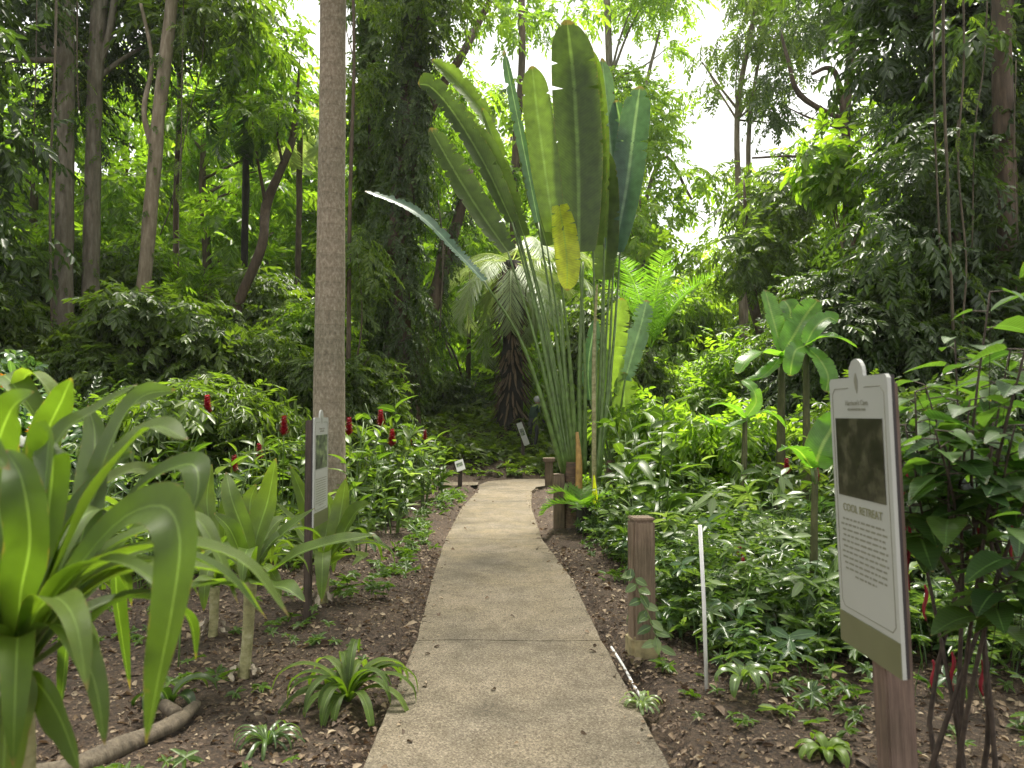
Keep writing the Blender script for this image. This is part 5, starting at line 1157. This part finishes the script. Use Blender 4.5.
# flowers peeping at the far left
def flower(label, px, py, Y, mat, r, n=16):
    c = P(px, py, Y); b = Vector((c.x, c.y, hg(c.x, Y))); t = thing('flower', label, 'flower', b); mb = MB(); mb.tube([(0, 0, -.05), (.02, 0, (c.z - b.z) * .5), tuple(c - b)], [.006, .005, .004], 5, fine=3); mb.build('stem', M['green_stem'], t)
    lb = LB(); a = np.arange(n) * 2.4; e = np.linspace(.1, 1.3, n); X = np.stack([np.cos(a) * np.cos(e), np.sin(a) * np.cos(e), np.sin(e)], 1); lb.add(L_SMALL, np.tile(np.array(tuple(c - b)), (n, 1)), X, np.array([0, 0, 1.]) - X * .3, r, r * .6); lb.build('petals', M[mat], t)
flower('crimson flower at the left edge behind the foreground lily', 12, 472, 3.6, 'red_flower', .07)
flower('crimson flower low between the lily leaves', 181, 499, 4.6, 'red_flower', .06)
flower('orange flower cluster at the upper left edge', 5, 388, 5.5, 'orange_flower', .12)
flower('small orange flower under the drooping lily tips', 34, 434, 5.5, 'orange_flower', .07)
flower('white flower cluster left of the foreground lily heart', 21, 447, 5.0, 'white_flower', .09)

# ================================================================== banana plants
def banana(label, px, pyb, Y, cx, cy, w, leaves):
    b = P(px, pyb, Y); b.z = hg(b.x, Y); t = thing('banana_plant', label, 'banana plant', b, 'banana plants'); c = P(cx, cy, Y) - b
    mb = MB(); mb.tube([(0, 0, -.1), (c.x * .4, 0, c.z * .5), tuple(c)], [w * Y / F_PX * .7, w * Y / F_PX * .55, w * Y / F_PX * .4], 10, .15, fine=5); mb.build('stem', M['banana_stem'], t)
    for pts, hw, up, rn in leaves:
        q = [c] + [P(x, y, Y + dy) - b for x, y, dy in pts]; lb = LB(); torn_ribbon(lb, [P(x, y, Y + dy) - b for x, y, dy in pts], 1.05 * hw * Y / F_PX, up, rn, seed=int(pts[0][0] + pts[0][1]), tear=.12, seg=60, fold=.12)
        lb.build('leaf', M['banana_leaf'], t); mb = MB(); mb.tube([tuple(c - Vector((0, 0, .1))), tuple(q[1])], [.025, .015], 6); mb.build('leaf_stalk', M['green_stem'], t)
banana('banana plant with upright bright leaves above the large board', 779, 455, 9.6, 782, 362, 8, [
  ([(782, 352, 0), (776, 330, .1), (770, 308, .2), (765, 290, .3)], 24, (.5, -1, .3), .7), ([(784, 352, 0), (796, 332, .0), (806, 315, .1), (818, 300, .1)], 26, (-.5, -1, .3), .45), ([(780, 356, 0), (762, 352, -.3), (748, 360, -.5), (738, 374, -.6)], 20, U, .95),
  ([(784, 358, 0), (800, 350, -.4), (812, 352, -.6), (822, 364, -.7)], 20, U, .6), ([(782, 350, 0), (790, 330, .4), (790, 310, .5), (784, 300, .6)], 22, (0, -1, .2), .3), ([(780, 358, 0), (768, 372, -.3), (756, 380, -.5), (745, 380, -.6)], 18, U, .8)])
banana('banana plant with pale drooping leaves right of the upright one', 806, 460, 9.0, 806, 352, 7, [
  ([(806, 346, 0), (820, 338, -.1), (838, 338, -.2), (858, 348, -.2)], 20, (0, -.3, 1), .95), ([(806, 344, 0), (815, 328, 0), (828, 318, .1), (838, 322, .1)], 18, (-.3, -.8, .6), .6), ([(805, 346, 0), (796, 350, -.3), (792, 362, -.4), (790, 376, -.4)], 18, (0, -1, .4), .5),
  ([(808, 348, 0), (820, 360, -.3), (828, 376, -.4), (826, 392, -.4)], 18, (0, -1, .5), .6)])
banana('low banana plant with yellowing leaves in the right bed', 742, 470, 8.4, 745, 420, 6, [
  ([(745, 418, 0), (733, 408, -.1), (720, 404, -.2), (708, 408, -.2)], 12, U, .8), ([(747, 416, 0), (756, 402, 0), (752, 388, 0), (742, 380, .1)], 13, (.3, -1, .3), .95), ([(745, 420, 0), (728, 428, -.2), (714, 424, -.3), (700, 414, -.3)], 14, U, .7), ([(747, 418, 0), (762, 412, .1), (775, 416, .1), (786, 428, .1)], 14, U, .5)])
banana('young plant with two broad dark leaves beside the large board', 812, 520, 5.6, 815, 470, 7, [
  ([(815, 466, 0), (822, 446, 0), (832, 428, .1), (838, 412, .1)], 34, (0, -1, .4), .15), ([(812, 468, 0), (800, 452, -.1), (790, 448, -.2), (778, 452, -.2)], 22, U, .2)])
tuft('broad light leaved herb among the right hand ground cover', 706, 500, 9, .42, .16, 'fresh_leaf', seed=9, name='arum', cat='arum', z0=.3, droop=.5, rn=.7)
tuft('big leaved clump between young fan palm and bananas', 668, 480, 12, .9, .2, 'herb_leaf', seed=11, name='canna_plant', cat='canna', z0=.35, droop=.5, el=(.9, 1.5))

# ================================================================== right foreground shrub with red tassels
def tassel_shrub():
    b = Vector((1.75, 2.95, 0)); t = thing('tassel_shrub', 'dark stemmed shrub with big heart shaped leaves and hanging red tassels at the right edge', 'shrub', b)
    mb = MB(); lb = LB(); rr = random.Random(5); tips = [(990, 292, 2.7), (915, 392, 2.7), (900, 452, 2.9), (925, 385, 2.9), (905, 425, 3.2), (955, 340, 3.2), (1030, 330, 2.4), (1015, 425, 2.5), (950, 440, 2.6), (1050, 260, 2.9), (1040, 520, 2.3), (978, 470, 2.9), (1075, 400, 2.4), (940, 500, 3.3), (1000, 380, 3.4), (1000, 590, 2.5), (915, 470, 2.8), (1010, 350, 2.9), (890, 400, 3.3), (935, 430, 2.5), (970, 400, 2.6), (1035, 470, 2.6), (1060, 560, 2.5), (900, 520, 3.2)]
    forks = [Vector((-.02, -.02, .25)), Vector((.03, .03, .3)), Vector((.0, .05, .22)), Vector((.06, -.03, .3))]
    mids = []
    for i, (px, py, Y) in enumerate(tips):
        tip = P(px, py, Y) - b; f = forks[i % 4]; mid = f.lerp(tip, .5) + Vector((rr.uniform(-.05, .05), rr.uniform(-.05, .05), .1 + rr.uniform(0, .1)))
        if i % 3: st0 = mids[-1].lerp(mid, .15)
        else: mids.append(mid)
        if i % 3: mb.tube([tuple(st0), tuple(st0.lerp(mid, .6) + Vector((0, 0, .06))), tuple(mid.lerp(tip, .4)), tuple(tip)], [.008, .007, .005, .003], 7, .15, fine=4); 
        else: mb.tube([(f.x * .3 + rr.uniform(-.16, .16), f.y * .3 + rr.uniform(-.16, .16), -.1), (f.x + rr.uniform(-.1, .1), f.y + rr.uniform(-.1, .1), f.z), tuple(mid), tuple(tip)], [.012, .01, .006, .003], 7, .15, fine=4)
        n = 11; fr = np.linspace(.35, 1, n)
        for k in range(n):
            p = (mid if i % 3 == 0 else mid.lerp(tip, .3)).lerp(tip, (fr[k] - .35) / .65); a = k * 2.4 + i; e = rr.uniform(-.1, .4)
            X = np.array([math.cos(a) * math.cos(e), math.sin(a) * math.cos(e), math.sin(e)]); L = rr.uniform(.1, .17) * (1.15 if k < n - 2 else .7); st = .05
            lb.add(L_HEART, [np.array(tuple(p)) + X * st], [X + np.array([0, 0, -.25])], [np.array([-X[0] * .2, -X[1] * .2, 1.]) + R.normal(0, .2, 3)], L, L * rr.uniform(.62, .8), rn=rr.random() if k < n - 3 else .85)
            mb.tube([tuple(p), tuple(np.array(tuple(p)) + X * (st + .01))], [.003, .002], 4, cap=False)
    mb.build('stem', M['woody_stem'], t); lb.build('foliage', M['heart_leaf'], t)
    for (px, py0, py1, Y) in [(903, 505, 568, 3.1), (908, 520, 590, 3.1), (978, 528, 590, 2.9), (981, 540, 600, 2.9), (1012, 525, 560, 2.7), (925, 585, 620, 3.3), (952, 652, 690, 3.0), (982, 660, 695, 2.9), (933, 660, 690, 3.2), (985, 470, 520, 3.0), (905, 470, 500, 3.1)]:
        c = P(px, py0, Y) - b; L = (py1 - py0) * Y / F_PX; mb = MB(); q = [tuple(c + Vector((.008 * math.sin(k * 1.3), 0, -L * k / 5))) for k in range(6)]
        mb.tube(q, [.004, .0075, .0075, .007, .005, .002], 7, .5, fine=3, freq=4); mb.build('tassel', M['catkin'], t)
tassel_shrub()

# ================================================================== the visitor beyond the bend
def person():
    c0 = P(533, 452, 20.2); b = Vector((c0.x, c0.y, hg(c0.x, c0.y))); root = thing('person', 'grey haired visitor in a dark green top walking beyond the bend, half hidden', 'person', b)
    J = {'pel': (.0, 0, .82), 'wa': (.0, -.02, .95), 'ch': (.0, -.1, 1.1), 'nk': (.0, -.14, 1.2), 'h1': (0, -.16, 1.27), 'h2': (0, -.17, 1.35),
         'sl': (-.15, -.1, 1.13), 'el': (-.2, -.08, .9), 'wl': (-.16, -.24, .76), 'hl': (-.15, -.29, .72), 'sr': (.15, -.1, 1.13), 'er': (.21, -.06, .9), 'wr': (.17, -.22, .76), 'hr': (.16, -.27, .72),
         'tl': (-.09, 0, .78), 'kl': (-.1, -.06, .43), 'al': (-.1, .02, .07), 'fl': (-.1, -.12, .03), 'tr': (.09, 0, .78), 'kr': (.1, .02, .43), 'ar': (.1, .14, .08), 'fr': (.1, .01, .03)}
    E = [('pel', 'wa'), ('wa', 'ch'), ('ch', 'nk'), ('nk', 'h1'), ('h1', 'h2'), ('ch', 'sl'), ('sl', 'el'), ('el', 'wl'), ('wl', 'hl'), ('ch', 'sr'), ('sr', 'er'), ('er', 'wr'), ('wr', 'hr'), ('pel', 'tl'), ('tl', 'kl'), ('kl', 'al'), ('al', 'fl'), ('pel', 'tr'), ('tr', 'kr'), ('kr', 'ar'), ('ar', 'fr')]
    rad = dict(pel=.13, wa=.12, ch=.135, nk=.05, h1=.075, h2=.085, sl=.06, sr=.06, el=.042, er=.042, wl=.028, wr=.028, hl=.032, hr=.032, tl=.08, tr=.08, kl=.055, kr=.055, al=.038, ar=.038, fl=.035, fr=.035)
    ks = list(J); me = bpy.data.meshes.new('body'); me.from_pydata([J[k] for k in ks], [(ks.index(a), ks.index(c)) for a, c in E], [])
    o = bpy.data.objects.new('body', me); link(o, root); sk = o.modifiers.new('skin', 'SKIN'); sv = me.skin_vertices[0].data
    for k, v in zip(ks, sv): v.radius = (rad[k], rad[k] * (.8 if k in ('pel', 'wa', 'ch') else 1)); v.use_root = k == 'pel'
    o.modifiers.new('sub', 'SUBSURF').levels = 2; o.modifiers[-1].render_levels = 2
    m, nt, bb = new_mat('visitor_body'); tcn = nt.nodes.new('ShaderNodeTexCoord'); s = nt.nodes.new('ShaderNodeSeparateXYZ'); nt.links.new(tcn.outputs['Object'], s.inputs[0])
    r = ramp(nt, [(0, (.06, .06, .07)), (.60, (.02, .05, .035)), (.885, (.45, .3, .22))], None); r.color_ramp.interpolation = 'CONSTANT'; dv = nt.nodes.new('ShaderNodeMath'); dv.operation = 'DIVIDE'; dv.inputs[1].default_value = 1.4; nt.links.new(s.outputs['Z'], dv.inputs[0]); nt.links.new(dv.outputs[0], r.inputs['Fac']); nt.links.new(r.outputs[0], bb.inputs['Base Color']); bb.inputs['Roughness'].default_value = .8
    me.materials.append(m)
    import bmesh
    bm = bmesh.new(); bmesh.ops.create_uvsphere(bm, u_segments=16, v_segments=10, radius=.105)
    for v in bm.verts:
        v.co.z = v.co.z * 1.05; v.co += v.co.normalized() * .008 * mnoise.noise(v.co * 20)
    bmesh.ops.delete(bm, geom=[v for v in bm.verts if v.co.y < -.05 and v.co.z < .03 or v.co.z < -.07], context='VERTS')
    hm = bpy.data.meshes.new('hair'); bm.to_mesh(hm); bm.free(); ho = obj('hair', hm, plain('grey_hair', (.42, .42, .44), .7, .25, 40), root); ho.location = (0, -.155, 1.345)
    mb = MB(); 
    for k, (x, z) in enumerate([(-.03, 1.345), (.03, 1.345)]): mb.tube([(x, -.248, z), (x, -.257, z)], .009, 6)
    mb.tube([(0, -.245, 1.34), (0, -.275, 1.305)], [.008, .016], 6); mb.build('face', plain('face_detail', (.2, .13, .1), .6), root)
    root.rotation_euler = (0, 0, 2.2)
person()
